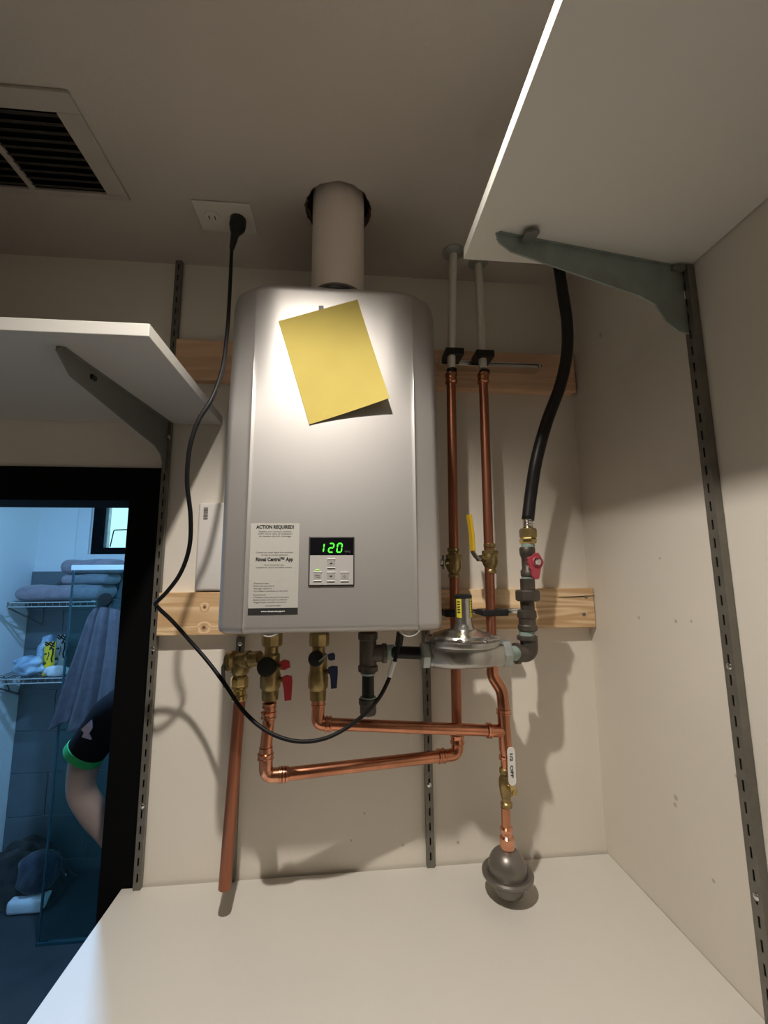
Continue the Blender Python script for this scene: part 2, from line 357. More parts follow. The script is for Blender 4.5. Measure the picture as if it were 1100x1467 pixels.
# bathroom beyond the doorway
BX0, BX1, BY = -1.86, 1.10, 1.78
TT = HZ+0.02
WX0, WX1, WZ0, WZ1 = -1.545, -1.17, HZ+0.12, HZ+0.64
bm = B()
box(bm, (BX0-.1, BY, 0), (WX0, BY+.12, ZC)); box(bm, (WX1, BY, 0), (BX1+.1, BY+.12, ZC))
box(bm, (WX0, BY, 0), (WX1, BY+.12, WZ0)); box(bm, (WX0, BY, WZ1), (WX1, BY+.12, ZC))
wf = obj('wall_bathroom_far', bm, M['bath_wall'], kind='structure')
bm = B(); box(bm, (BX0+.001, BY-.012, 0), (BX1-.001, BY-.0005, TT-.004)); obj('grout_bed', bm, M['grout'], wf)
tw, thh, g = 0.452, 0.2255, 0.0055
row = 0; z = TT-thh
while z > -thh:
    x = BX0 - (0.25 if row % 2 else 0.02)
    while x < BX1:
        a, b = max(x+g/2, BX0+.001), min(x+tw-g/2, BX1-.002); z0, z1 = max(z+g/2, 0.001), z+thh-g/2
        if b-a > .02 and z1-z0 > .02:
            bm = B(); box(bm, (a, BY-.0185, z0), (b, BY-.0122, z1), bev=.0015, seg=1); obj('tile', bm, M['tile'], wf)
        x += tw
    z -= thh; row += 1
bm = B(); box(bm, (BX0-.1, TH, 0), (BX0, BY, ZC)); obj('wall_bathroom_left', bm, M['bath_wall'], kind='structure')
bm = B()
box(bm, (BX1, TH, 0), (BX1+.1, BY+.12, 1.10)); box(bm, (BX1, TH, 2.10), (BX1+.1, BY+.12, ZC))
box(bm, (BX1, TH, 1.10), (BX1+.1, 0.30, 2.10)); box(bm, (BX1, 1.60, 1.10), (BX1+.1, BY+.12, 2.10))
obj('wall_bathroom_right', bm, M['bath_wall'], kind='structure')
bm = B(); box(bm, (BX0-.1, TH, ZC), (BX1+.1, BY+.12, ZC+.1)); obj('ceiling_bathroom', bm, M['bath_wall'], kind='structure')
bm = B(); box(bm, (BX0-.1, TH, -.05), (BX1+.1, BY+.12, 0)); box(bm, (OX0, 0.0, -.05), (OX1, TH, 0.0)); obj('floor_bathroom', bm, M['floor'], kind='structure')
bm = B(); box(bm, (BX0-.1, TH-.005, 0), (XL-.1, TH, ZC)); box(bm, (XR+.1, TH-.005, 0), (BX1+.1, TH, ZC)); obj('wall_bathroom_near', bm, M['bath_wall'], kind='structure')
t = thing('added_bathroom_light', 'added round ceiling light in the bathroom, unseen, giving the blue worktop spill', 'ceiling light', (-.77, .55, ZC))  # unseen fitting built around the added bathroom lamp
bm = B(); lathe(bm, [(.085, -.001), (.105, -.001), (.105, -.03), (.085, -.03), (.083, -.001)], (-.77, .55, ZC), seg=36, cap=False); obj('rim', bm, M['shelf'], t, smooth=True)
# window 1 (seen) : black frame, sash, stay
wn = bpy.data.objects.new('window_1', None); COL.objects.link(wn); wn.location = (WX0, BY, WZ0); wn['kind'] = 'structure'
bm = B(); fw = .055
for a, b in (((WX0, WZ0), (WX0+fw, WZ1)), ((WX1-fw, WZ0), (WX1, WZ1)), ((WX0+fw, WZ0), (WX1-fw, WZ0+.04)), ((WX0+fw, WZ1-.04), (WX1-fw, WZ1))):
    box(bm, (a[0], BY-.012, a[1]), (b[0], BY+.07, b[1]), bev=.003)
obj('window_frame', bm, M['frame'], wn)
bm = B()
for a, b in (((WX0+fw, WZ0+.04), (WX0+fw+.018, WZ1-.04)), ((WX1-fw-.018, WZ0+.04), (WX1-fw, WZ1-.04))): box(bm, (a[0], BY+.02, a[1]), (b[0], BY+.05, b[1]))
obj('window_sash', bm, M['galv'], wn)
bm = B(); box(bm, (WX0+fw, BY+.034, WZ0+.04), (WX1-fw, BY+.038, WZ1-.04)); obj('window_pane', bm, M['glass_clear'], wn)
bm = B(); tube(bm, fillet([(WX0+.10, BY+.01, WZ0+.045), (WX0+.115, BY+.01, WZ0+.15), (WX0+.26, BY+.01, WZ0+.155)], .01), .0035, 8); obj('window_stay', bm, M['frame'], wn)
bm = B(); box(bm, (WX0-.01, BY-.03, WZ0-.045), (WX1+.05, BY-.001, WZ0-.002), bev=.004); obj('window_sill', bm, M['hdr'], wn)
bm = B(); box(bm, (WX0-.085, BY-.02, WZ0-.045), (WX0-.012, BY-.001, ZC-.002), bev=.004); obj('trim_1', bm, M['hdr'], kind='structure')
wn2 = bpy.data.objects.new('added_window_2', None); COL.objects.link(wn2); wn2.location = (BX1, .30, 1.10); wn2['kind'] = 'structure'  # unseen side window, added to bring more daylight into the bathroom
bm = B()
for a, b in (((.30, 1.10), (.34, 2.10)), ((1.56, 1.10), (1.60, 2.10)), ((.34, 1.10), (1.56, 1.14)), ((.34, 2.06), (1.56, 2.10))): box(bm, (BX1+.01, a[0], a[1]), (BX1+.08, b[0], b[1]))
obj('window_frame', bm, M['frame'], wn2)
bm = B(); box(bm, (BX1+.04, .34, 1.14), (BX1+.044, 1.56, 2.06)); obj('window_pane', bm, M['glass_clear'], wn2)
# black door frame lining the opening
bm = B(); f0 = -.004
box(bm, (OX1-.004, f0, 0), (OX1+.0635, .0, HZ+.234)); box(bm, (OX0-.07, f0, 0), (OX0+.004, .0, HZ+.234)); box(bm, (OX0+.004, f0, OZ-.004), (OX1-.004, 0, HZ+.234))
box(bm, (OX1-.004, 0, 0), (OX1-.0005, TH+.01, OZ)); box(bm, (OX0+.0005, 0, 0), (OX0+.004, TH+.01, OZ)); box(bm, (OX0+.004, 0, OZ-.004), (OX1-.004, TH+.01, OZ-.0005))
obj('door_1_frame', bm, M['frame'], kind='structure')

# ---------------------------------------------------------------- worktop and shelves
bm = B(); box(bm, (-.430, -.64, ZK-.032), (XR-.001, -.006, ZK), bev=.0012)
ct = thing('worktop', 'cream laminate worktop running below the water heater', 'worktop', (0.07, -.3, 0))
obj('top_panel', bm, M['counter'], ct)
bm = B(); box(bm, (-.425, -.60, 0), (-.405, -.02, ZK-.033)); obj('end_panel', bm, M['counter'], ct)
bm = B(); box(bm, (-.404, -.045, ZK-.1), (XR-.002, -.026, ZK-.033)); obj('support_rail', bm, M['counter'], ct)
ZS = HZ+.339
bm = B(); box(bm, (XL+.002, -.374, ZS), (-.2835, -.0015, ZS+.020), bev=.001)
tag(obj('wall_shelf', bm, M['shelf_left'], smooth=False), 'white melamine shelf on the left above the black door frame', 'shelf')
ZS2 = HZ+.503
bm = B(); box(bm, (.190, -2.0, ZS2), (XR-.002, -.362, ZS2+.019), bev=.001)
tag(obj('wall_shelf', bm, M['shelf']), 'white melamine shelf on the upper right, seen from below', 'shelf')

# slotted rails ---------------------------------------------------
def slotted_rail(name_label, base, top, wdir, ndir, w=.0165, d=.011, pitch=.0285, screws=()):
    """C-channel from base up to z=top; real slots punched through its face. wdir across, ndir out of the wall"""
    base = Vector(base); W = Vector(wdir); N = Vector(ndir); t = thing('slotted_rail', name_label, 'shelf rail', base)
    bm = B(); H = top-base.z
    def bx(x0, x1, n0, n1, z0, z1):
        ps = [base+W*x+N*n for x, n in ((x0, n0), (x1, n0), (x1, n1), (x0, n1))]
        prism(bm, [p+Vector((0, 0, z0)) for p in ps], (0, 0, z1-z0))
    sw = .0032
    bx(-w/2, -w/2+.0015, .0004, d-.0012, 0, H); bx(w/2-.0015, w/2, .0004, d-.0012, 0, H)
    bx(-w/2, -sw/2, d-.0012, d, 0, H); bx(sw/2, w/2, d-.0012, d, 0, H)
    z = 0.0; n = 0
    while z < H:
        bx(-sw/2, sw/2, d-.0012, d, z, min(z+pitch*.47, H)); z += pitch
    obj('channel', bm, M['rail'], t)
    bm = B(); bx(-w/2+.0015, w/2-.0015, .0004, .001, 0, H); obj('slot_shade', bm, M['gap'], t)  # dark sheet standing in for the shade inside the channel
    for h in screws:
        c = base + N*(d-.0005) + Vector((0, 0, h-base.z))
        bm = B(); lathe(bm, [(.0048, 0), (.0045, .0012), (.003, .0022), (1e-4, .0024)], c, N, 14, cap=False); obj('screw', bm, M['chrome'], t, smooth=True)
    return t
Y_, X_ = Vector((0, -1, 0)), Vector((1, 0, 0))
slotted_rail('slotted steel shelf rail along the right edge of the black door frame', (-.3985, -.0042, ZK+.001), ZC-.002, X_, Y_, w=.0145, screws=(P(214, 928).z, P(199, 1150).z))
slotted_rail('short slotted steel rail behind the copper discharge pipe', (-.222, -.0005, ZK+.001), P(346, 912).z, X_, Y_, screws=(P(346, 921).z,))
slotted_rail('slotted steel shelf rail on the back wall below the gas regulator', (.182, -.0005, ZK+.001), HZ+.42, X_, Y_, screws=(P(614, 1121).z,))
slotted_rail('slotted steel shelf rail on the right wall beneath the upper right shelf', (XR-.0005, -.375, ZK+.001), ZS2-.001, Y_, -X_, w=.018, d=.013, screws=(PXW(1050, 953, XR).z, PXW(1095, 1283, XR).z))

# shelf brackets --------------------------------------------------
tb = thing('shelf_bracket', 'grey steel bracket under the left shelf', 'shelf bracket', (-.3985, -.012, ZS-.1))
def bracket_poly(X, pts): return [Vector((X, y, z)) for y, z in pts]
bx_ = -.4005
pts = [(-.0155, ZS-.001), (-.337, ZS-.001), (-.343, ZS-.010), (-.31, ZS-.036), (-.06, ZS-.070), (-.035, ZS-.082), (-.020, ZS-.112), (-.0155, ZS-.118)]
pl = [Vector((-.3985+(-.030)*((-y)/.34), y, z)) for y, z in pts]
bm = B(); prism(bm, pl, (.0028, 0, 0), bev=.0004); obj('arm', bm, M['bracket_grey'], tb)
bm = B(); q = [Vector((-.3985+(-.030)*((-y)/.34)-.005, y, ZS-.0005)) for y in (-.016, -.335)]
prism(bm, [q[0], q[1], q[1]+Vector((.013, 0, 0)), q[0]+Vector((.013, 0, 0))], (0, 0, -.0018)); obj('flange', bm, M['bracket_grey'], tb)
bm = B(); c = Vector((-.4225, -.265, ZS-.016)); box(bm, c-Vector((.006, .006, .004)), c+Vector((.008, .006, .004)), bev=.001); obj('locking_tab', bm, M['black'], tb)
bm = B(); box(bm, (-.3995, -.028, ZS-.043), (-.3905, -.0158, ZS-.034), bev=.001); obj('hook', bm, M['chrome'], tb)

tb = thing('shelf_bracket', 'blue-grey galvanised bracket under the upper right shelf', 'shelf bracket', (XR-.014, -.375, ZS2-.1))
X1 = XR-.0145
pts = [(X1, ZS2-.001), (.222, ZS2-.001), (.226, ZS2-.016), (.245, ZS2-.028), (.47, ZS2-.066), (.500, ZS2-.076), (.518, ZS2-.105), (.540, ZS2-.118), (X1, ZS2-.120)]
pl = [Vector((x, -.372-(X1-x)/(X1-.226)*.046, z)) for x, z in pts]
bm = B(); prism(bm, pl, (0, -.0028, 0), bev=.0004); obj('arm', bm, M['galv_grey'], tb)
bm = B(); q = [Vector((x, -.372-(X1-x)/(X1-.226)*.046, ZS2-.0005)) for x in (X1, .228)]
prism(bm, [q[0]-Vector((0, .006, 0)), q[1]-Vector((0, .006, 0)), q[1]+Vector((0, .010, 0)), q[0]+Vector((0, .010, 0))], (0, 0, -.0018)); obj('flange', bm, M['galv_grey'], tb)
for px, py in ((757, 338), (965, 388)):
    c = PZ(px, py, ZS2-.006); bm = B()
    prism(bm, [c+Vector(v) for v in ((-.010, -.010, -.005), (.006, -.016, -.005), (.012, -.012, -.005), (.010, .004, -.005), (-.008, .008, -.005))], (0, 0, .006), bev=.001); obj('locking_tab', bm, M['bracket_grey'], tb)
bm = B(); p = PXW(980, 425, X1); box(bm, (X1-.003, p.y-.004, p.z-.008), (X1+.010, p.y+.004, p.z+.008), bev=.001); obj('hook', bm, M['chrome'], tb)

# timber battens --------------------------------------------------
t = thing('timber_batten', 'pale pine batten fixed across the wall at the foot of the heater', 'timber batten', (.09, -.019, HZ-.08))
bm = B(); box(bm, (-.389, -.026, HZ-.1282), (XR-.002, -.0125, HZ-.0400), bev=.0015); box(bm, (-.385, -.0126, HZ-.125), (-.24, -.0005, HZ-.041)); box(bm, (.2, -.0126, HZ-.125), (XR-.004, -.0005, HZ-.041)); obj('board', bm, M['wood'], t)
c = P(838, 855, .026); bm = B(); prism(bm, [P(x, y, .0263) for x, y in ((800, 855.5), (830, 854), (850, 853), (853, 853.8), (830, 855.3), (800, 856.2))], (0, -.0004, 0)); obj('split', bm, M['ink'], t)
for px, py in ((839, 855), (836, 880)):
    bm = B(); lathe(bm, [(.0038, 0), (.0035, .0012), (1e-4, .0016)], P(px, py, .026), Y_, 12, cap=False); obj('screw', bm, M['bracket_grey'], t, smooth=True)
t = thing('timber_batten', 'shaded pine batten fixed across the wall behind the heater top', 'timber batten', (.09, -.019, HZ+.48))
bm = B(); box(bm, (-.389, -.026, HZ+.437), (XR-.006, -.0125, HZ+.535), bev=.003); box(bm, (-.385, -.0126, HZ+.439), (-.24, -.0005, HZ+.533)); box(bm, (.2, -.0126, HZ+.439), (XR-.01, -.0005, HZ+.533)); obj('board', bm, M['wood2'], t)

# ---------------------------------------------------------------- water heater
HX, HWd = -.020, .1935
HZ0, HZ1 = HZ-.099, HZ+.531
h = thing('water_heater', 'silver wall-hung tankless water heater with a green digital display', 'water heater', (HX, -.12, HZ0))
def cover():
    bm = B(); ua = .1445
    ss = [i*.0105 for i in range(14)] + [.1445-.0018+.0006*k for k in range(7)] + [.1465+.0034*k for k in range(1, 14)] + [HWd-.0015, HWd]
    ss = sorted(set(round(q, 5) for q in ss)); ss = [-q for q in ss[::-1] if q > 0]+ss; NX, NZ = len(ss)-1, 90; rt, rb = .042, .017; g = []
    for j in range(NZ+1):
        v = j/NZ; v = .5-.5*math.cos(PI*v)*1.0 if False else v
        # denser rows near both ends
        v = v + .09*math.sin(2*PI*v)*-1 if True else v
        z = HZ0 + (HZ1-HZ0)*min(max(v, 0), 1); rowv = []
        dt, db = HZ1-z, z-HZ0; hw = HWd
        if dt < rt: hw = HWd-rt+math.sqrt(max(rt*rt-(rt-dt)**2, 0))
        elif db < rb: hw = HWd-rb+math.sqrt(max(rb*rb-(rb-db)**2, 0))
        k = min(max((z-(HZ0+.34))/.20, 0), 1); k = k*k*(3-2*k)      # 0 lower part (creased) -> 1 top (soft)
        for i in range(NX+1):
            x = HX+ss[i]*(1 if hw >= HWd-1e-6 else 1-(HWd-hw)/HWd*abs(ss[i]/HWd)**3); a = abs(x-HX)
            if a < ua: off = .248
            else:
                q = (a-ua)/(HWd-ua)
                lin = .0025 + .013*q + .024*max(0, (q-.72)/.28)**2
                off = .248-lin*(1-k)-(.030*q+.010*max(0, (q-.6)/.4)**2)*k
            off += .0016*math.exp(-((a-ua)/.0011)**2)*(1-k)
            soft = min(max((a-.098)/(ua-.098), 0), 1); off -= .0085*soft*soft*k
            off -= .012*max(0, 1-dt/.018)**2 + .010*max(0, 1-db/.010)**2
            rowv.append(bm.verts.new((x, -off, z)))
        g.append(rowv)
    for j in range(NZ):
        for i in range(NX): bm.faces.new((g[j][i], g[j][i+1], g[j+1][i+1], g[j+1][i]))
    loop = g[0] + [r[-1] for r in g[1:]] + g[-1][::-1][1:] + [r[0] for r in g[::-1]][1:-1]
    back = [bm.verts.new((v.co.x, -.165, v.co.z)) for v in loop]; n = len(loop)
    for i in range(n): bm.faces.new((loop[i], loop[(i+1) % n], back[(i+1) % n], back[i]))
    bm.faces.new(back)
    return bm
bm = cover(); bmesh.ops.remove_doubles(bm, verts=bm.verts, dist=1e-6); obj('front_cover', bm, M['silver'], h, smooth=True)
bm = B(); box(bm, (HX-HWd+.006, -.164, HZ0+.005), (HX+HWd-.006, -.042, HZ1-.006), bev=.008); obj('casing', bm, M['silver_side'], h, smooth=True)
bm = B(); box(bm, (HX-.12, -.0425, HZ1-.05), (HX+.12, -.0385, HZ1-.02)); obj('mounting_plate', bm, M['galv'], h)
bm = B(); box(bm, (HX-.12, -.0425, HZ0+.02), (HX+.12, -.0385, HZ0+.055)); obj('mounting_plate', bm, M['galv'], h)
FO = .2481
def F(px, py, o=0): return P(px, py, FO+o)
# control panel
cp = obj('control_panel', (lambda bm: (box(bm, (F(442, 804).x, -.2502, F(475, 839.5).z), (F(507.5, 804).x, -.2478, F(475, 769).z), bev=.0011), bm)[1])(B()), M['gap'], h)
x0, x1 = F(444, 804).x, F(506, 804).x; zt, zm, zb = F(475, 770.5).z, F(475, 795.5).z, F(475, 837.8).z
bm = B(); box(bm, (x0, -.2512, zm+.0004), (x1, -.2499, zt), bev=.0004); obj('display', bm, M['screen'], cp)
bm = B(); box(bm, (x0, -.2510, zb), (x1, -.2499, zm-.0002), bev=.0004); obj('fascia', bm, M['panel'], cp)
def seg_digit(bm, cx, cz, w_, h_, segs, t=.0017, slant=.12):
    def q(ax, az, bx_, bz):
        a = Vector((ax+az*slant, 0, az)); b = Vector((bx_+bz*slant, 0, bz)); d = (b-a).normalized(); n = Vector((-d.z, 0, d.x))*t/2
        a += d*.0004; b -= d*.0004; e = d*t*.5
        poly = [a, a+e+n, b-e+n, b, b-e-n, a+e-n]
        prism(bm, [p+Vector((cx, -.2513, cz)) for p in poly], (0, -.0003, 0))
    W, H = w_/2, h_/2
    S = dict(a=(-W, H, W, H), g=(-W, 0, W, 0), d=(-W, -H, W, -H), f=(-W, H, -W, 0), b=(W, H, W, 0), e=(-W, 0, -W, -H), c=(W, 0, W, -H))
    for s in segs: q(*S[s])
bm = B(); zc_ = F(475, 785).z; hh = (F(475, 778.2).z-F(475, 791.5).z)-.0012
for px, sg in ((463.8, 'bc'), (474.5, 'abged'), (486.3, 'abcdef')):
    seg_digit(bm, F(px if px > 464 else px-3.2, 785).x, zc_, .0076 if px > 464 else .0076, hh, sg, t=.0019)
obj('digits', bm, M['green'], cp)
bm = B(); text_on(bm, '\u00b0F/\u00b0C', F(497.5, 790.5)+Vector((0, -.0032, 0)), X_, (0, 0, 1), .0040, .00005, width=.0095); obj('unit_lettering', bm, M['inkgrey'], cp)
for k, (px, py) in enumerate(((474.5, 807), (455, 825.5), (474, 826), (493.5, 826))):
    c = F(px, py); bm = B(); box(bm, (c.x-.0062, -.2519, c.z-.0072), (c.x+.0062, -.2509, c.z+.0072), bev=.0005); b_ = obj('button', bm, M['button'], cp)
    bm = B()
    for s in (-1, 1): box(bm, (c.x-.0066, -.2526, c.z+s*.0071-.0006), (c.x+.0066, -.2512, c.z+s*.0071+.0006), bev=.0003)
    if k == 0: prism(bm, [c+Vector(v) for v in ((-.003, -.0042, -.001), (.003, -.0042, -.001), (0, -.0042, .0018))], (0, -.0002, 0))
    sym = B()
    y = -.2520-c.y
    if k == 0: prism(sym, [c+Vector(v) for v in ((-.0028, y, -.0012), (.0028, y, -.0012), (0, y, .0016))], (0, -.0002, 0))
    if k == 2: prism(sym, [c+Vector(v) for v in ((-.0026, y, .0016), (.0026, y, .0016), (0, y, -.0012))], (0, -.0002, 0))
    if k == 1: box(sym, (c.x-.004, -.2522, c.z+.001), (c.x+.003, -.2519, c.z+.0022)); box(sym, (c.x-.002, -.2522, c.z-.002), (c.x+.004, -.2519, c.z-.001))
    if k == 3: tube(sym, [Vector((c.x+math.cos(a)*.0018, -.252, c.z+math.sin(a)*.0018)) for a in [i*PI/5 for i in range(11)]], .0003, 6)
    bm2 = bmesh.new(); bm.free(); bm = B()
    for s in (-1, 1): box(bm, (c.x-.0066, -.2526, c.z+s*.0071-.0006), (c.x+.0066, -.2512, c.z+s*.0071+.0006), bev=.0003)
    bm2.free()
    obj('button_edge', bm, M['button_edge'], cp); obj('button_symbol', sym, M['ink'] if k in (0, 2) else M['inkgrey'], cp)
c = F(455, 816.5); bm = B(); box(bm, (c.x-.003, -.2519, c.z-.0006), (c.x+.003, -.2509, c.z+.0008)); obj('indicator_lamp', bm, M['ledgreen'], cp)
# notice sticker
bl, br, tl, tr = F(354, 881), F(426, 881), F(360.5, 750), F(429.5, 749)
SX0, SX1, SZ0, SZ1 = (bl.x+tl.x)/2, (br.x+tr.x)/2, bl.z, (tl.z+tr.z)/2
bm = B(); box(bm, (SX0, -.24845, SZ0), (SX1, -.24795, SZ1)); st = obj('notice_sticker', bm, M['paper'], h)
SWd = SX1-SX0; SC_ = (SX0+SX1)/2; SH = SZ1-SZ0
def sz(f): return SZ1-SH*f
lab = B(); yl = -.24848
text_on(lab, 'ACTION REQUIRED!', (SC_, yl, sz(.045)), X_, (0, 0, 1), .0083, .0004, width=SWd*.78)
obj('sticker_heading', lab, M['ink'], st); lab = B()
text_on(lab, 'Rinnai Central\u2122 App', (SC_, yl, sz(.405)), X_, (0, 0, 1), .0086, .0004, width=SWd*.76)
obj('sticker_lettering', lab, M['ink'], st)
lab = B()
for s_, f, wd in (('Register your product warranty', .095, .68), ('within thirty days of installation', .12, .72), ('to receive the full coverage', .147, .66), ('Control your water heater from anywhere', .327, .76), ('through the mobile application', .355, .55), ('Download the app', .465, .4), ('available for phone and tablet devices', .492, .72)):
    text_on(lab, s_, (SC_, yl, sz(f)), X_, (0, 0, 1), .0034, .00008, width=SWd*wd)
for s_, f, wd in (('Features', .665, .3), ('Remote operation', .692, .42), ('Energy reports', .72, .36), ('Circulation schedule on demand', .748, .68), ('Requirements', .787, .25), ('Wireless home network connection', .815, .72), ('Mobile device with current software', .842, .68), ('Registered installer account', .868, .66)):
    text_on(lab, s_, (SX0+SWd*(.10+wd/2), yl, sz(f)), X_, (0, 0, 1), .0034, .00008, width=SWd*wd)
text_on(lab, 'see back for details', (SC_, yl, sz(.905)), X_, (0, 0, 1), .003, .00008, width=SWd*.3)
for e in lab.verts: pass
obj('sticker_small_print', lab, M['inkgrey'], st)
bm = B(); box(bm, (SX0, -.2487, SZ0), (SX1, -.24846, sz(.93))); obj('sticker_band', bm, M['ink'], st)
lab = B(); text_on(lab, 'www.rinnai.us/support', (SC_, -.24872, sz(.965)), X_, (0, 0, 1), .0036, .0001, width=SWd*.48); obj('band_lettering', lab, M['white_ink'], st)
# feet clips on the lower edge, hanging tab at the top
for px in (386, 586):
    c = P(px, 905, .20); bm = B()
    tube(bm, smooth_path([c+Vector((-.019, 0, .004)), c+Vector((-.012, 0, -.003)), c+Vector((0, 0, -.0065)), c+Vector((.012, 0, -.003)), c+Vector((.019, 0, .004))], 5), .003, 8)
    obj('cover_clip', bm, M['chrome'], h, smooth=True)
c = F(460, 441); bm = B(); box(bm, (c.x-.0045, -.2492, c.z-.006), (c.x+.0045, -.2470, c.z+.004), bev=.0007); obj('hanging_tab', bm, M['tab'], h)
bm = B(); lathe(bm, [(.054, 0), (.058, .002), (.058, .007), (.055, .0095)], (VC.x, VC.y+.075-.075, HZ1-.0075), seg=36); obj('flue_collar', bm, M['black'], h, smooth=True)
# flue pipe
bm = B(); lathe(bm, [(.0525, 0), (.0525, ZC+.1-HZ1-.0095)], (VC.x, VC.y, HZ1+.0095), seg=48)
tag(obj('flue_pipe', bm, M['pvc'], smooth=True), 'fat pale pink-white plastic flue pipe rising into the ceiling', 'flue pipe')
bm = B()
pts = []
for i in range(41):
    a = PI*(-.05)+PI*1.15*i/40; pts.append(Vector((VC.x+math.cos(a)*(.0655+random.uniform(-.002, .0015)), VC.y+math.sin(a)*(.0655+random.uniform(-.002, .0015)), ZC-.001+random.uniform(-.0015, .001))))
tube(bm, pts, .003, 6, radii=[random.uniform(.0015, .0038) for _ in pts]); obj('trim_2', bm, M['rag'], kind='structure')
# wifi / cable box peeping out left of the heater
t = thing('controller_box', 'white plastic module with a barcode peeping out left of heater', 'controller box', (-.27, -.01, HZ+.06))
bm = B(); box(bm, (-.3175, -.030, HZ-.037), (-.17, -.0005, HZ+.153), bev=.006, seg=3); obj('case', bm, M['card'], t, smooth=True)
bm = B(); x = P(292, 727, .0303); zz = 0.0
random.seed(3)
while zz < .026:
    hgt = random.choice((.0006, .001, .0016)); box(bm, (x.x, -.0305, x.z-zz-hgt), (x.x+.009, -.03, x.z-zz)); zz += hgt+random.choice((.0007, .0011))
obj('barcode', bm, M['inkgrey'], t)

# yellow paper ---------------------------------------------------
def note():
    A, Bc, Cc, D = P(399, 460, .2492), P(512, 429, .2492), P(558, 570, .268), P(443, 608, .2496); bm = B(); N = 14; g = []; g2 = []
    for j in range(N+1):
        r1, r2 = [], []
        for i in range(N+1):
            u, v = i/N, j/N; p = (A*(1-u)+Bc*u)*(1-v)+(D*(1-u)+Cc*u)*v
            lift = .0186*(max(u+v-1, 0))**1.6; base = -.2492-.0004*v*(1-u)
            p.y = base-lift
            r1.append(bm.verts.new(p)); r2.append(bm.verts.new(p-Vector((0, .00025, 0))))
        g.append(r1); g2.append(r2)
    for j in range(N):
        for i in range(N):
            bm.faces.new((g[j][i], g[j][i+1], g[j+1][i+1], g[j+1][i])); bm.faces.new((g2[j][i], g2[j+1][i], g2[j+1][i+1], g2[j][i+1]))
    for k in range(N):
        for a, b, c, d in ((g[0][k], g[0][k+1], g2[0][k+1], g2[0][k]), (g[N][k], g[N][k+1], g2[N][k+1], g2[N][k]), (g[k][0], g[k+1][0], g2[k+1][0], g2[k][0]), (g[k][N], g[k+1][N], g2[k+1][N], g2[k][N])): bm.faces.new((a, b, c, d))
    return bm
tag(obj('paper_note', note(), M['yellow'], smooth=True), 'blank yellow paper note stuck slanting on the heater front', 'paper note')

# ---------------------------------------------------------------- pipes
def ringcol(name, c, axis, r, h, m, parent, seg=24, bead=True):
    bm = B(); b_ = r*1.10 if bead else r
    lathe(bm, [(r*.93, -h/2), (b_, -h/2+h*.1), (b_, -h/2+h*.28), (r, -h/2+h*.36), (r, h/2-h*.36), (b_, h/2-h*.28), (b_, h/2-h*.1), (r*.93, h/2)], c, axis, seg)
    return obj(name, bm, m, parent, smooth=True)
CR = .0103
def ceil_rose(px, py, parent):
    c = PZ(px, py, ZC); bm = B(); lathe(bm, [(.026, 0), (.025, -.003), (.018, -.006), (.010, -.008)], c, seg=28); obj('escutcheon', bm, M['galv'], parent, smooth=True); return c
# left riser: PEX top, copper down, elbow, run to the hot outlet
A0 = P(646, 540, .090); A1 = P(650, 790, .086); A2 = P(655, 1078, .072)
E0 = P(632, 1083, .076); E1 = P(402, 1110, .132); E2 = P(380, 1108, .136)
V1 = P(381, 1070, .136); V2 = P(387, 1012, .134)
t = thing('copper_pipe', 'left copper riser beside the heater turning into the lowest sloping run', 'copper pipe', A0)
top = ceil_rose(649, 361, t)
bm = B(); tube(bm, [top, A0+(top-A0)*.06], .0092, 20); obj('white_tube', bm, M['pex'], t, smooth=True, label='white plastic upper section')
bm = B(); tube(bm, [A0, A1, P(654, 1030, .074)], CR, 24); obj('riser', bm, M['copper_dull'], t, smooth=True)
ringcol('coupling', A0+Vector((0, 0, -.004)), (0, 0, 1), .0125, .026, M['copper'], t)
bm = B(); lathe(bm, [(.0105, -.005), (.0115, -.004), (.0115, .004), (.0105, .005)], P(647, 532, .090), (0, 0, 1)); obj('crimp_ring', bm, M['black'], t, smooth=True)
cor = P(656, 1081, .072)
bm = B(); tube(bm, fillet([P(654, 1052, .072), cor, E0], .022), .0118, 22); obj('elbow', bm, M['copper'], t, smooth=True)
ringcol('socket', P(655, 1058, .072), (0, 0, 1), .0128, .022, M['copper'], t)
d = (E1-E0); ringcol('socket', E0, d, .0128, .016, M['copper'], t)
bm = B(); tube(bm, [P(654, 1030, .074), P(655, 1055, .079)], CR, 20); obj('stub', bm, M['copper_dull'], t, smooth=True)
bm = B(); tube(bm, [E0, E1], .0112, 24); obj('lower_run', bm, M['copper'], t, smooth=True)
cor = P(381, 1111, .136)
bm = B(); tube(bm, fillet([E1, cor, V1], .024), .0122, 22); obj('elbow', bm, M['copper_new'], t, smooth=True)
for q in (0, .006, .012): ringcol('socket', E1-(E1-E0).normalized()*(-.001+q), d, .0132-q*.05, .006, M['copper_new'], t)
ringcol('socket', P(380.5, 1083, .136), (0, 0, 1), .0132, .012, M['copper_new'], t)
bm = B(); tube(bm, [V1, V2], .0106, 22); obj('rising_stub', bm, M['copper'], t, smooth=True)
ringcol('socket', P(385, 1024, .134), (0, 0, 1), .0128, .014, M['copper_new'], t); ringcol('socket', P(386, 1010, .134), (0, 0, 1), .0120, .010, M['copper_new'], t)
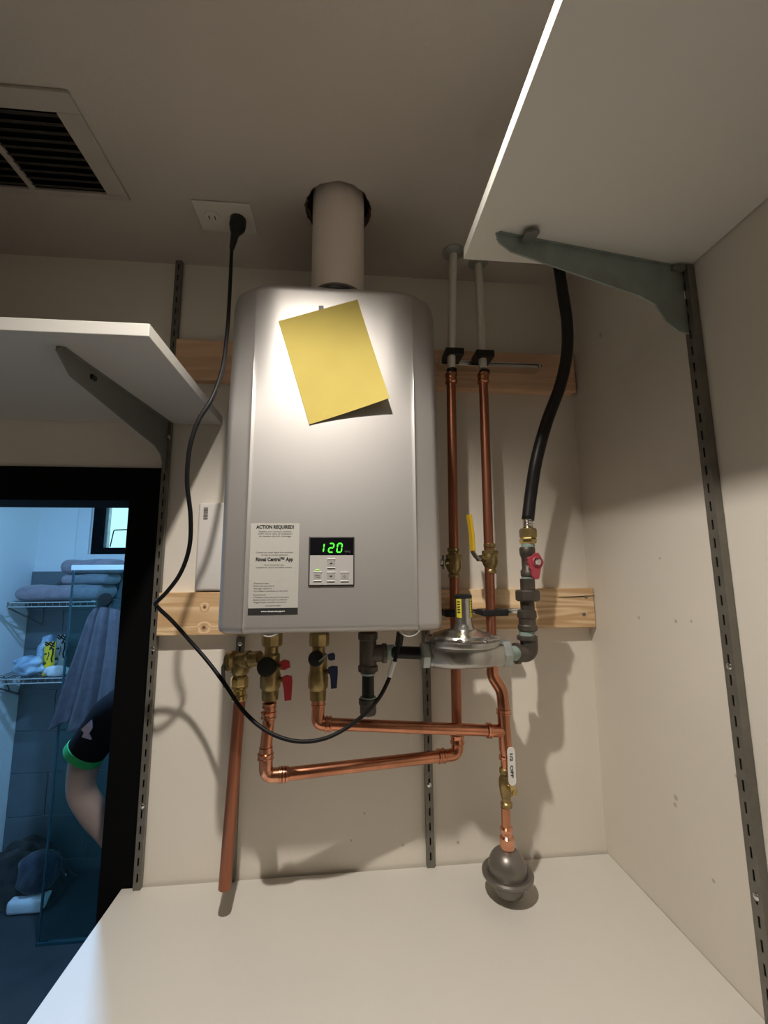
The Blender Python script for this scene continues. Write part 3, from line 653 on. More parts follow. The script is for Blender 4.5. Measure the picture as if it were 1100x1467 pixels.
# right riser : with offset, tee, lever valve and arrestor below
B0 = P(692, 540, .090); B1 = P(700, 780, .090); B2 = P(705, 945, .092)
t = thing('copper_pipe', 'right copper riser with an offset bend and a tee to the cold inlet', 'copper pipe', B0)
top = PZ(685, 376, ZC); bm = B(); lathe(bm, [(.024, 0), (.023, -.003), (.016, -.006), (.010, -.008)], top, seg=28); obj('escutcheon', bm, M['galv'], t, smooth=True)
bm = B(); tube(bm, [top, B0+(top-B0)*.06], .0092, 20); obj('white_tube', bm, M['pex'], t, smooth=True, label='white plastic upper section')
bm = B(); tube(bm, [B0, B1, B2], CR, 24); obj('riser', bm, M['copper_dull'], t, smooth=True)
ringcol('coupling', B0+Vector((0, 0, -.004)), (0, 0, 1), .0125, .026, M['copper'], t)
bm = B(); lathe(bm, [(.0105, -.005), (.0115, -.004), (.0115, .004), (.0105, .005)], P(694, 534, .090), (0, 0, 1)); obj('crimp_ring', bm, M['black'], t, smooth=True)
J = [P(705, 950, .093), P(706, 968, .095), P(718, 990, .100), P(721, 1012, .105), P(721, 1020, .105)]
bm = B(); tube(bm, smooth_path(J, 7), .0118, 22); obj('offset_bend', bm, M['copper'], t, smooth=True)
ringcol('socket', J[0], (0, 0, 1), .0128, .010, M['copper_dull'], t); ringcol('socket', P(721, 1019, .105), (0, 0, 1), .0132, .010, M['copper_new'], t)
TE = P(722, 1047, .105); TB = P(724, 1075, .105)
bm = B(); tube(bm, [P(721, 1020, .105), TB], .0122, 22); br_ = P(700, 1046.5, .106); tube(bm, [TE, br_], .0118, 22); obj('tee', bm, M['copper'], t, smooth=True)
W0 = P(470, 1037, .124)
ringcol('socket', br_, (W0-br_), .0132, .009, M['copper_new'], t)
bm = B(); tube(bm, [br_, W0], .0110, 24); obj('branch', bm, M['copper'], t, smooth=True)
ringcol('socket', W0, (W0-br_), .0130, .012, M['copper'], t); 
bm = B(); tube(bm, fillet([W0, P(455, 1036, .125), P(456, 1010, .125)], .020), .0120, 22); obj('elbow', bm, M['copper'], t, smooth=True)
ringcol('socket', P(456, 1006, .125), (0, 0, 1), .0128, .012, M['copper_new'], t)
bm = B(); tube(bm, [P(456, 1008, .125), P(458, 990, .125)], .0105, 22); obj('stub', bm, M['copper_new'], t, smooth=True)
bm = B(); tube(bm, [TB, P(724.3, 1108, .105)], .0108, 20, radii=[.0108, .0085]); obj('reducer', bm, M['copper'], t, smooth=True)
ringcol('socket', P(724, 1085, .105), (0, 0, 1), .0118, .008, M['copper_new'], t)

def ball_valve(name, label, c, axis, s=1.0, m='brass'):
    """two-ended ball valve: hex ends, round belly, stem boss pointing to `stem`"""
    t = thing(name, label, 'valve', c); ax = Vector(axis).normalized()
    bm = B(); lathe(bm, [(.011*s, -.032*s), (.0125*s, -.031*s), (.0125*s, -.025*s), (.0105*s, -.022*s), (.0135*s, -.017*s), (.0165*s, -.010*s), (.0165*s, .004*s), (.0145*s, .012*s), (.0145*s, .013*s), (.0110*s, .016*s), (.0110*s, .022*s), (.0128*s, .024*s), (.0128*s, .031*s), (.011*s, .032*s)], c, ax, 26)
    obj('body', bm, M[m], t, smooth=True)
    bm = B(); hexnut(bm, c+ax*.0125*s, ax, .0172*s, .010*s); obj('hex_collar', bm, M[m], t)
    return t
# left riser valve with end-on steel handle
c = P(650, 806, .086)
t = ball_valve('ball_valve', 'brass ball valve on the left copper riser', c, (0, 0, 1))
bm = B(); lathe(bm, [(.007, 0), (.007, .022)], c, (-1, -.25, 0), 16); obj('stem_boss', bm, M['brass'], t, smooth=True)
bm = B(); lathe(bm, [(.004, .02), (.004, .027), (.0075, .027), (.0085, .030), (.0075, .034), (1e-4, .034)], c, (-1, -.25, 0), 12); obj('stem_nut', bm, M['chrome'], t)
bm = B(); q = c+Vector((-.022, -.006, 0)); box(bm, q+Vector((-.003, -.008, -.014)), q+Vector((0, .008, .016)), bev=.001); obj('handle_root', bm, M['galv'], t)
# right riser valve with yellow lever
c = P(702, 800, .090)
t = ball_valve('ball_valve', 'brass ball valve with yellow lever on the right copper riser', c, (0, 0, 1))
bm = B(); lathe(bm, [(.0075, 0), (.0075, .022), (.0055, .022), (.0055, .028)], c, (-1, -.35, 0), 16); obj('stem_boss', bm, M['brass'], t, smooth=True)
nb = c+Vector((-1, -.35, 0)).normalized()*.026
bm = B(); lathe(bm, [(.0075, 0), (.0075, .006), (.004, .008)], nb, (-1, -.35, 0), 6); obj('stem_nut', bm, M['chrome'], t)
bm = B()
def strap(bm, pts, wv, th, w_):
    """flat bar through pts: wv = width direction"""
    wv = Vector(wv).normalized(); rows = []
    for i, p in enumerate(pts):
        d_ = (pts[min(i+1, len(pts)-1)]-pts[max(i-1, 0)]).normalized(); n_ = d_.cross(wv).normalized()
        rows.append([bm.verts.new(p+wv*sx*w_/2+n_*sn*th/2) for sx, sn in ((-1, -1), (1, -1), (1, 1), (-1, 1))])
    for a, b in zip(rows, rows[1:]):
        for i in range(4): bm.faces.new((a[i], a[(i+1) % 4], b[(i+1) % 4], b[i]))
    bm.faces.new(rows[0][::-1]); bm.faces.new(rows[-1])
L0 = nb+Vector((-.002, 0, -.004)); L1 = P(677, 790, .112); L2 = P(675.5, 765, .112); L3 = P(671.5, 737, .112)
strap(bm, smooth_path([L0, P(681, 797, .105), L1], 5), (0.25, -1, 0), .003, .014); obj('lever_root', bm, M['galv'], t)
bm = B(); strap(bm, smooth_path([L1, L2, L3], 5), (0.25, -1, 0), .0058, .016); bmesh.ops.bevel(bm, geom=list(bm.edges), offset=.0015, segments=2, affect='EDGES'); obj('lever_grip', bm, M['yellow_grip'], t, label='yellow vinyl-sleeved lever')

# service valves under the heater
def service_valve(label, px, o, col, levers, tx):
    c = P(px, 955, o); t = thing('service_valve', label, 'valve', c)
    top = P(px+1, 908, o); z = lambda py: P(px, py, o).z
    def L_(prof, name, m, dx=0, seg=28):
        bm = B(); lathe(bm, [(r, zz) for r, zz in prof], Vector((c.x+dx, c.y, 0)), (0, 0, 1), seg); return obj(name, bm, M[m], t, smooth=(seg > 8))
    L_([(.0165, z(926)), (.019, z(924)), (.019, z(908)), (.0165, z(906))], 'union_nut', 'brass', .001, 8)
    L_([(.0125, z(945)), (.0125, z(925))], 'upper_neck', 'brass')
    L_([(.0105, z(1004)), (.0148, z(1002)), (.0155, z(990)), (.0150, z(988)), (.0185, z(984)), (.019, z(970)), (.0165, z(960)), (.0165, z(938)), (.013, z(935))], 'body', 'brass')
    return t, c
t, c = service_valve('brass service valve with red levers under the heater', 388, .134, 'red', None, 0)
bm = B(); k = P(381, 956, .155); lathe(bm, [(.0165, -.014), (.0175, -.002), (.0165, .002), (.013, .003)], k, (-.15, -1, .05), 26); obj('test_cap', bm, M['black'], t, smooth=True, label='round black cap')
bm = B(); k = P(403, 953, .142); tube(bm, [P(395, 955, .136), k], .0045, 10); lathe(bm, [(.007, -.004), (.0085, -.002), (.0085, .003), (.006, .005)], k+Vector((.002, 0, 0)), (1, -.3, 0), 14); obj('drain_stub', bm, M['brass'], t, smooth=True)
bm = B(); strap(bm, [P(402, 950, .150), P(407, 947, .150), P(413, 949, .150), P(414, 956, .150)], (0, -1, 0), .004, .013); lathe(bm, [(.0062, 0), (.0062, .005)], P(408, 954, .152), (0, -1, 0), 12); obj('drain_knob', bm, M['red'], t, label='small red drain knob')
bm = B(); tube(bm, [P(398, 973, .136), P(408, 974, .150)], .0048, 12); obj('lever_stem', bm, M['brass'], t, smooth=True)
bm = B(); pl = [P(x, y, .150) for x, y in ((405, 969), (411, 966.5), (418.5, 968), (419, 977), (417.5, 1002), (408, 1003), (407.5, 984), (405, 978))]; prism(bm, pl, (0, -.006, 0), bev=.001); obj('lever', bm, M['red'], t, label='red lever handle')
t, c = service_valve('brass service valve with dark blue levers under the heater', 456, .125, 'blue', None, 0)
bm = B(); k = P(452, 944, .146); lathe(bm, [(.0135, -.014), (.0145, -.002), (.0135, .002), (.010, .003)], k, (-.15, -1, .05), 26); obj('test_cap', bm, M['black'], t, smooth=True, label='round black cap')
bm = B(); strap(bm, [P(457, 948, .152), P(467, 939, .150), P(474, 937, .150)], (0, -1, .2), .0028, .007); obj('drain_arm', bm, M['galv'], t)
bm = B(); pl = [P(x, y, .150) for x, y in ((469, 937), (477, 934.5), (480, 937), (480, 944.5), (474, 946), (470, 944))]; prism(bm, pl, (0, -.006, 0), bev=.001); obj('drain_knob', bm, M['blue'], t, label='small dark blue knob')
bm = B(); tube(bm, [P(464, 962, .127), P(473, 962, .140)], .0045, 12); obj('lever_stem', bm, M['brass'], t, smooth=True)
bm = B(); pl = [P(x, y, .142) for x, y in ((470, 956), (475, 953.5), (483.5, 954), (484, 962), (482.5, 985), (474, 986), (473.5, 966), (470, 963))]; prism(bm, pl, (0, -.006, 0), bev=.001); obj('lever', bm, M['blue'], t, label='dark blue lever handle')
# relief valve and discharge pipe
rc = P(344, 950, .105)
t = thing('relief_valve', 'brass pressure relief valve joined to the left of the red-lever valve', 'valve', rc)
zf = lambda py: P(344, py, .105).z
bm = B(); lathe(bm, [(.012, zf(968)), (.0175, zf(962)), (.0195, zf(952)), (.0185, zf(944)), (.013, zf(940)), (.009, zf(938))], Vector((rc.x, rc.y, 0)), seg=26); obj('body', bm, M['brass'], t, smooth=True)
bm = B(); lathe(bm, [(.0195, 0), (.0195, .012), (.0135, .016), (.0135, .034), (.0165, .036), (.0165, .044), (.0135, .046), (.0135, .066)], rc+Vector((-.020, .002, .003)), (P(390, 945, .13)-rc), 24); obj('cross_arm', bm, M['brass'], t, smooth=True)
bm = B(); lathe(bm, [(.015, zf(984)), (.0165, zf(982)), (.0165, zf(971)), (.014, zf(968))], Vector((rc.x, rc.y, 0)), seg=8); lathe(bm, [(.0135, zf(1003)), (.0155, zf(1001)), (.0155, zf(996)), (.013, zf(994)), (.013, zf(988)), (.016, zf(986)), (.016, zf(983))], Vector((rc.x, rc.y, 0)), seg=24); obj('outlet_adaptor', bm, M['brass_new'], t, smooth=True)
bm = B(); strap(bm, [P(323, 947, .115), P(319.5, 955, .118), P(320, 975, .118), P(323, 984, .116)], (0, -1, 0), .004, .012); obj('test_lever', bm, M['bracket_grey'], t); 
bm = B(); tube(bm, [P(330, 949, .108), P(322, 949, .114)], .007, 14); obj('lever_pivot', bm, M['galv'], t, smooth=True)
bm = B(); dp0, dp1 = P(343, 1003, .104), P(322, 1272, .110); tube(bm, [dp0, dp1], .0112, 26, cap=False); tube(bm, [dp1, dp0], .0100, 26, cap=False)
tag(obj('discharge_pipe', bm, M['copper_dull'], smooth=True), 'straight open-ended copper discharge pipe ending just above the worktop', 'copper pipe')
# lever valve + arrestor below the tee
c = P(724, 1122, .105)
t = thing('ball_valve', 'small brass ball valve with a white printed lever below the tee', 'valve', c)
bm = B(); zf = lambda py: P(724, py, .105).z
lathe(bm, [(.008, zf(1157)), (.0112, zf(1155)), (.0112, zf(1150)), (.0085, zf(1148)), (.0085, zf(1142)), (.0105, zf(1140)), (.013, zf(1125)), (.0125, zf(1116)), (.010, zf(1112)), (.0085, zf(1109)), (.011, zf(1107)), (.011, zf(1101)), (.008, zf(1099))], Vector((c.x, c.y, 0)), seg=24); obj('body', bm, M['brass'], t, smooth=True)
k = P(735, 1134, .13); bm = B(); tube(bm, [c, k], .005, 12); lathe(bm, [(.0065, 0), (.0065, .005), (.004, .006)], k, (.4, -1, 0), 6); obj('stem', bm, M['brass_new'], t, smooth=True)
def capsule(a, b, wd, n=8):
    a, b = Vector(a), Vector(b); d_ = (b-a).normalized(); s_ = Vector((d_.z, 0, -d_.x)).normalized(); out = []
    for i in range(n+1):
        an = PI*i/n; out.append(a + s_*math.cos(an)*wd/2 - d_*math.sin(an)*wd/2)
    for i in range(n+1):
        an = PI*i/n; out.append(b - s_*math.cos(an)*wd/2 + d_*math.sin(an)*wd/2)
    return out
bm = B(); prism(bm, capsule(P(731.5, 1076, .135), P(733.5, 1119, .135), .0150), (0, -.0028, 0), bev=.0007); lv = obj('lever', bm, M['tagwhite'], t, label='white sleeved lever with black printing')
bm = B(); strap(bm, [P(733, 1116, .134), P(734.5, 1128, .134), P(736, 1136, .134)], (1, 0, 0), .0025, .010); obj('lever_root', bm, M['brass_new'], t)
lab = B(); ud = (P(731.5, 1076, .138)-P(733.5, 1119, .138)).normalized(); sd = Vector((ud.z, 0, -ud.x))
text_on(lab, '1/2  OFF', P(732.6, 1096, .1382), -ud, sd, .0075, .0002, width=.043); bb = P(731.9, 1085, .1382)
obj('lever_lettering', lab, M['ink'], lv)
# water hammer arrestor bulb
t = thing('hammer_arrestor', 'round grey metal arrestor bulb hanging low over the worktop', 'arrestor', P(727, 1250, .105))
zf = lambda py: P(727, py, .105).z; cx = P(727, 1250, .105).x; cy = -.105
bm = B(); lathe(bm, [(.0085, zf(1188)), (.0085, zf(1156))], (P(724.5, 1172, .105).x, cy, 0), seg=22); obj('stub', bm, M['copper'], t, smooth=True)
bm = B(); lathe(bm, [(.0105, zf(1216)), (.0135, zf(1214)), (.0135, zf(1199)), (.010, zf(1196)), (.0105, zf(1192)), (.012, zf(1190)), (.012, zf(1186)), (.009, zf(1183))], (P(726, 1200, .105).x, cy, 0), seg=22); obj('adaptor', bm, M['copper_new'], t, smooth=True)
def P_ball():
    prof = [(1e-4, zf(1277)), (.024, zf(1277)), (.027, zf(1275.5)), (.029, zf(1271)), (.0335, zf(1259)), (.0425, zf(1256)), (.0475, zf(1252)), (.0480, zf(1248.5)), (.0455, zf(1246)), (.040, zf(1246.5)), (.0366, zf(1248))]
    z0 = zf(1247); z1 = zf(1214)
    for i in range(1, 12):
        a = PI/2*i/12; prof.append((.0365*math.cos(a)**.85, z0+(z1-z0)*math.sin(a)))
    prof += [(.009, z1-.0005), (.009, z1+.001)]
    return prof
bm = B(); lathe(bm, P_ball(), (cx, cy, 0), seg=40); obj('bulb', bm, M['grey_ball'], t, smooth=True)

# ---------------------------------------------------------------- gas line
t = thing('iron_tee', 'dark iron pipe tee with drip leg under the heater', 'pipe fitting', P(527, 940, .13))
zf = lambda py: P(527, py, .13).z; cx = P(527, 940, .13).x; cx2 = P(530, 940, .13).x
bm = B(); lathe(bm, [(.0165, zf(962)), (.019, zf(961)), (.019, zf(954)), (.0165, zf(952)), (.0165, zf(917)), (.019, zf(915)), (.019, zf(907)), (.016, zf(905))], (cx, -.13, 0), seg=26)
lathe(bm, [(.0160, .004), (.0160, .022), (.0185, .024), (.0185, .031), (.015, .032)], P(530, 936, .13), (1, .05, -.02), 26); obj('body', bm, M['iron'], t, smooth=True)
for q_, o_, ax_ in (([(.0125, 0), (.0145, .004)], (cx, -.13, zf(967)), (0, 0, 1)), ([(.013, 0), (.0135, .014)], P(554, 934, .13), (1, 0, 0)), ([(.013, 0), (.0150, .010)], (cx, -.13, zf(1006)), (0, 0, 1))):
    bm = B(); lathe(bm, q_, o_, ax_, 22); obj('thread_sealant', bm, M['sealant'], t, smooth=True, label='pale green thread sealant')
bm = B(); lathe(bm, [(.0115, zf(1006)), (.0115, zf(962))], (cx, -.13, 0), seg=22); obj('drip_nipple', bm, M['black_pipe'], t, smooth=True)
bm = B(); lathe(bm, [(1e-4, zf(1024)), (.014, zf(1023.5)), (.0155, zf(1020)), (.0155, zf(1010)), (.0175, zf(1008)), (.0175, zf(1001)), (.014, zf(1000))], (cx, -.13, 0), seg=26); obj('drip_cap', bm, M['iron'], t, smooth=True)
bm = B(); lathe(bm, [(.0115, zf(906)), (.0115, zf(898))], (cx+.002, -.13, 0), seg=20); obj('red_cap', bm, M['red'], t, smooth=True, label='red plastic thread cap')
bm = B(); tube(bm, [P(558, 934, .13), P(612, 936, .16)], .0115, 22); obj('cross_nipple', bm, M['black_pipe'], t, smooth=True)
# regulator
RO = .165; rc = P(662, 918, RO)
t = thing('gas_regulator', 'domed cast metal gas regulator with yellow-labelled tower right of heater', 'gas regulator', rc)
zf = lambda py: P(662, py, RO).z
bm = B(); lathe(bm, [(.060, zf(924)), (.0675, zf(922)), (.0695, zf(919)), (.0695, zf(914.5)), (.066, zf(912)), (.058, zf(911)), (.055, zf(908)), (.043, zf(906.5)), (.037, zf(903.5)), (.022, zf(901))], (rc.x, -RO, 0), seg=52); obj('diaphragm_case', bm, M['alu'], t, smooth=True)
for k in range(8):
    a = 2*PI*k/8+.45; bm = B(); lathe(bm, [(.0055, 0), (.0055, .003), (.0035, .0045)], Vector((rc.x+math.cos(a)*.063, -RO+math.sin(a)*.063, zf(912.2))), seg=6); obj('bolt', bm, M['alu'], t)
xl, xr = P(611, 936, RO).x, P(717, 936, RO).x
bm = B(); z0, z1 = zf(953), zf(921)
prof = []; N = 20
secs = [(xl, .012, .014, .020), (xl+.012, .024, .0, .022), (xl+.03, .044, .0, .022), (rc.x-.01, .054, 0, .022), (rc.x+.02, .050, 0, .022), (xr-.022, .036, 0, .022), (xr-.008, .027, 0, .022), (xr, .024, 0, .021)]
rings = []
for x, hy, _, hz_ in secs:
    rings.append([bm.verts.new((x, -RO+hy*(abs(math.cos(a))**.6)*(1 if math.cos(a) > 0 else -1), (z0+z1)/2+hz_*(abs(math.sin(a))**.6)*(1 if math.sin(a) > 0 else -1))) for a in [2*PI*i/24 for i in range(24)]])
for a, b in zip(rings, rings[1:]):
    for i in range(24): bm.faces.new((a[i], a[(i+1) % 24], b[(i+1) % 24], b[i]))
bm.faces.new(rings[0]); bm.faces.new(rings[-1]); obj('body', bm, M['alu'], t, smooth=True)
bm = B(); hexnut(bm, (xl-.003, -RO, (z0+z1)/2), (1, 0, 0), .024, .016); obj('inlet_nut', bm, M['galv'], t)
bm = B(); hexnut(bm, (xr+.008, -RO, (z0+z1)/2), (1, 0, 0), .0265, .018); obj('outlet_nut', bm, M['galv'], t)
tx = P(664, 880, RO).x; r_t = .0158
bm = B(); lathe(bm, [(.021, zf(903)), (.0175, zf(896)), (r_t, zf(892)), (r_t, zf(856))], (tx, -RO, 0), seg=30); obj('tower', bm, M['alu'], t, smooth=True)
bm = B(); lathe(bm, [(r_t+.0008, zf(857)), (r_t+.0008, zf(852.5)), (r_t-.002, zf(851))], (tx, -RO, 0), seg=30); obj('tower_cap', bm, M['black'], t, smooth=True)
for a0, a1 in ((-2.75, -2.05), (-1.02, -.18)):
    bm = B(); n = 8; zt_, zb_ = zf(857.5), zf(884)
    for zA, zB in ((zt_, zb_),):
        pa = [[bm.verts.new((tx+math.cos(a0+(a1-a0)*i/n)*rr, -RO+math.sin(a0+(a1-a0)*i/n)*rr, zz)) for i in range(n+1)] for rr, zz in ((r_t+.0002, zA), (r_t+.0006, zA), (r_t+.0006, zB), (r_t+.0002, zB))]
        for q in range(3):
            for i in range(n): bm.faces.new((pa[q][i], pa[q][i+1], pa[q+1][i+1], pa[q+1][i]))
    lb = obj('warning_label', bm, M['yellow_label'], t)
    bm = B(); m0, m1 = a0+(a1-a0)*.25, a0+(a1-a0)*.75
    for j in range(5):
        zA = zt_-.004-j*.0048; zB = zA-.0024
        pa = [[bm.verts.new((tx+math.cos(m0+(m1-m0)*i/4)*(r_t+.0009), -RO+math.sin(m0+(m1-m0)*i/4)*(r_t+.0009), zz)) for i in range(5)] for zz in (zA, zB)]
        for i in range(4): bm.faces.new((pa[0][i], pa[0][i+1], pa[1][i+1], pa[1][i]))
    obj('label_lettering', bm, M['ink'], lb)
# iron elbow and risers on the right
GO = .122; g = thing('gas_riser', 'brown iron gas riser with elbow and union right of the regulator', 'gas pipe', P(755, 900, GO))
zg = lambda py: P(756, py, GO).z; gx = lambda py: P(755.5+(850-py)*.01, py, GO).x
ec = P(756, 934, GO)
bm = B(); tube(bm, fillet([P(740, 936, GO), P(758.5, 936, GO), P(757, 912, GO)], .018, 10), .0170, 26)
lathe(bm, [(.0175, -.005), (.0205, -.004), (.0205, .004), (.0175, .005)], P(740, 936, GO), (1, 0, 0), 26); lathe(bm, [(.0175, zg(917)), (.0200, zg(916)), (.0200, zg(911)), (.0175, zg(910))], (gx(913), -GO, 0), seg=26); obj('elbow', bm, M['iron'], g, smooth=True)
bm = B(); tube(bm, [P(722, 936, .156), P(740, 936, GO+.003)], .0145, 22); obj('thread_sealant', bm, M['sealant'], g, smooth=True, label='pale green thread sealant')
bm = B(); lathe(bm, [(.0150, zg(911)), (.0150, zg(903))], (gx(906), -GO, 0), seg=22); obj('thread_sealant', bm, M['sealant'], g, smooth=True, label='pale green thread sealant')
bm = B(); lathe(bm, [(.0160, zg(904)), (.0192, zg(902)), (.0192, zg(896)), (.0168, zg(894)), (.0168, zg(886)), (.0192, zg(884)), (.0185, zg(875)), (.0150, zg(873))], (gx(888), -GO, 0), seg=26); obj('coupling', bm, M['iron'], g, smooth=True)
bm = B(); lathe(bm, [(.0140, zg(874)), (.0140, zg(862)), (.0165, zg(861))], (gx(866), -GO, 0), seg=22); obj('nipple', bm, M['iron'], g, smooth=True)
bm = B(); lathe(bm, [(.0215, zg(861)), (.0255, zg(859)), (.0255, zg(847)), (.0225, zg(845))], (gx(853), -GO, 0), seg=8); obj('union_nut', bm, M['iron'], g)
bm = B(); lathe(bm, [(.0148, zg(845)), (.0148, zg(829))], (gx(838), -GO, 0), seg=24); obj('nipple', bm, M['iron'], g, smooth=True)
# gas cock
v = thing('gas_cock', 'iron gas cock with faded red wing handle below the black hose', 'valve', P(755, 805, GO))
bm = B(); lathe(bm, [(.0125, zg(828.5)), (.0125, zg(826.5))], (gx(828), -GO, 0), seg=22); obj('thread_sealant', bm, M['sealant'], v, smooth=True, label='pale green thread sealant')
bm = B(); lathe(bm, [(.0135, zg(784)), (.0135, zg(779))], (gx(781), -GO, 0), seg=22); obj('thread_sealant', bm, M['sealant'], v, smooth=True, label='pale green thread sealant')
bm = B(); lathe(bm, [(.0135, zg(826.5)), (.0155, zg(825)), (.0155, zg(818)), (.0125, zg(815)), (.0125, zg(800)), (.0155, zg(794)), (.0160, zg(786)), (.0140, zg(784))], (gx(805), -GO, 0), seg=26); obj('body', bm, M['iron'], v, smooth=True)
kc = P(766, 805, GO+.024); bm = B(); tube(bm, [P(756, 806, GO+.004), kc], .0075, 14); obj('stem', bm, M['iron'], v, smooth=True)
bm = B(); pl = [P(x, y, GO+.024) for x, y in ((763.5, 794), (764, 792), (770, 792), (771, 797), (775, 801), (777, 806), (775, 811), (771.5, 814), (771, 828), (769, 830), (763.5, 829.5), (761, 826), (760.5, 818), (757, 814), (758, 810), (755, 803), (752.5, 799.5), (757, 797.5), (762, 797.5))]; prism(bm, pl, (0, -.007, 0), bev=.0018)
lathe(bm, [(.0105, .004), (.0105, .0085), (.0085, .0105), (.0075, .0085)], kc, (0.1, -1, 0), 18); obj('wing_handle', bm, M['crimson'], v, label='faded red wing handle')
bm = B(); lathe(bm, [(.0065, 0), (.0068, .003), (.0035, .004)], kc+Vector((.0015, -.0080, 0)), (0.2, -1, 0), 16); obj('handle_screw', bm, M['chrome'], v, smooth=True)
# hose
t = thing('gas_hose', 'black rubber gas hose curving up to the ceiling by the right corner', 'gas hose', P(753, 770, GO))
bm = B(); lathe(bm, [(.0150, zg(779)), (.0172, zg(777)), (.0172, zg(773)), (.0150, zg(771))], (gx(775), -GO, 0), seg=6); obj('adaptor_nut', bm, M['brass_new'], t)
bm = B(); lathe(bm, [(.0155, zg(771)), (.0175, zg(769)), (.0175, zg(759)), (.0150, zg(757))], (gx(765), -GO, 0), seg=6); obj('flare_nut', bm, M['brass'], t)
bm = B(); lathe(bm, [(.0095, zg(757))] + [(.0095+(.0012 if i % 2 else 0), zg(757)+i*.0027) for i in range(1, 9)], (gx(751)-.001, -GO, 0), seg=20); obj('steel_ferrule', bm, M['chrome'], t, smooth=True)
hp = [P(756, 745, GO), P(760, 710, GO), P(768, 660, .128), P(783, 605, .122), P(803, 550, .112), P(812, 505, .104), P(812, 460, .098), P(806, 420, .094), P(802, 392, .092), P(797, 355, .092)]
hp[-1].z = ZC+.02; 
bm = B(); tube(bm, smooth_path(hp, 7), .0128, 22); obj('hose', bm, M['rubber'], t, smooth='all')

# strut clamps ----------------------------------------------------
def clamp(label, y0, pxs, xa, xb, o_pipe, clips):
    t = thing('pipe_clamp_bar', label, 'pipe clamp', P((xa+xb)/2, y0, .045))
    a, b = P(xa, y0, .048), P(xb, y0+1, .048); bm = B()
    box(bm, (a.x, -.060, a.z-.0058), (b.x, -.0268, a.z+.0010), bev=.0008); box(bm, (a.x, -.060, a.z+.0032), (b.x, -.0268, a.z+.0058), bev=.0008); box(bm, (a.x, -.052, a.z+.001), (b.x, -.0268, a.z+.0032)); obj('bar', bm, M['chrome'], t)
    for x in (a.x+.004, b.x-.004):
        bm = B(); lathe(bm, [(.0045, 0), (.004, .003), (1e-4, .0035)], (x, -.0595, a.z-.001), Y_, 12, cap=False); obj('screw', bm, M['chrome'], t, smooth=True)
    for (cx, cy, wpx, hpx) in clips:
        c_ = P(cx, cy, .085); s_ = .885/605
        bm = B(); box(bm, (c_.x-wpx/2*s_, -.1035, c_.z-hpx/2*s_), (c_.x+wpx/2*s_, -.0605, c_.z+hpx/2*s_), bev=.0025)
        obj('clip', bm, M['black'], t)
clamp('chrome bar with two black pipe clips on the shaded upper batten', 522, None, 628, 772, .09, ((649, 508, 29, 11), (692, 511, 29, 11)))
clamp('chrome bar with long black pipe clips on the lower batten', 876, None, 634, 756, .088, ((654, 878, 40, 9), (706, 877, 38, 9)))

# ---------------------------------------------------------------- ceiling socket and power cord
t = thing('ceiling_outlet', 'pale plastic socket plate on the ceiling with a plug in it', 'socket outlet', (-.2525, -.152, ZC))
bm = B(); box(bm, (-.311, -.190, ZC-.005), (-.195, -.115, ZC-.0005), bev=.002, seg=3); obj('plate', bm, M['plate'], t, smooth=True)
for x in (-.280, -.2275):
    bm = B(); lathe(bm, [(.0165, 0), (.0165, -.0015)], (x, -.1525, ZC-.0049), seg=24); so = obj('socket', bm, M['plate'], t)
    bm = B()
    for dx in (-.006, .006): box(bm, (x+dx-.001, -.158, ZC-.0068), (x+dx+.001, -.149, ZC-.0063))
    obj('slot', bm, M['ink'], so)
t = thing('power_cord', 'long black power cord looping from the ceiling socket to the heater', 'power cord', (-.2275, -.1525, ZC-.01))
pb = Vector((-.2275, -.1525, ZC-.0066)); pe = P(332, 356, .158)
bm = B(); tube(bm, smooth_path([pb, pb+Vector((0, -.001, -.012)), pb*.55+pe*.45, pb*.25+pe*.75, pe], 6), .01, 18, radii=[(.0165 if i < 8 else .0165-.0075*((i-8)/5) if i < 13 else .0085-.0035*((i-13)/11)) for i in range(25)]); obj('plug', bm, M['black'], t, smooth=True)
cpts = [P(332, 354, .158), P(331, 375, .170), P(329, 420, .190), P(325, 480, .215), P(318, 530, .240), P(303, 572, .262), P(284, 603, .270), P(272, 640, .268), P(268, 690, .255), P(273, 740, .235), P(271, 785, .212), P(258, 822, .195), P(239, 848, .184), P(227, 860, .172), P(222.5, 865, .160), P(227, 871, .148), P(246, 889, .130), P(272, 918, .112), P(298, 948, .118), P(322, 980, .142), P(350, 1020, .150), P(385, 1049, .165), P(425, 1062, .170), P(465, 1058, .170), P(505, 1037, .165), P(540, 1004, .172), P(556, 975, .182), P(566, 945, .188), P(573, 912, .188), P(573.5, 905.5, .187)]
bm = B(); tube(bm, smooth_path(cpts, 6), .0036, 12); obj('cable', bm, M['cable'], t, smooth='all')
bm = B(); tube(bm, [P(557.5, 969, .1835), P(564.5, 947, .188)], .0050, 12); obj('cable_sleeve', bm, M['tagwhite'], t, smooth=True, label='white tag sleeve on the cord')
bm = B(); tube(bm, [P(571, 925, .188), P(573.5, 905.5, .187)], .0068, 14); obj('strain_relief', bm, M['black'], t, smooth=True)

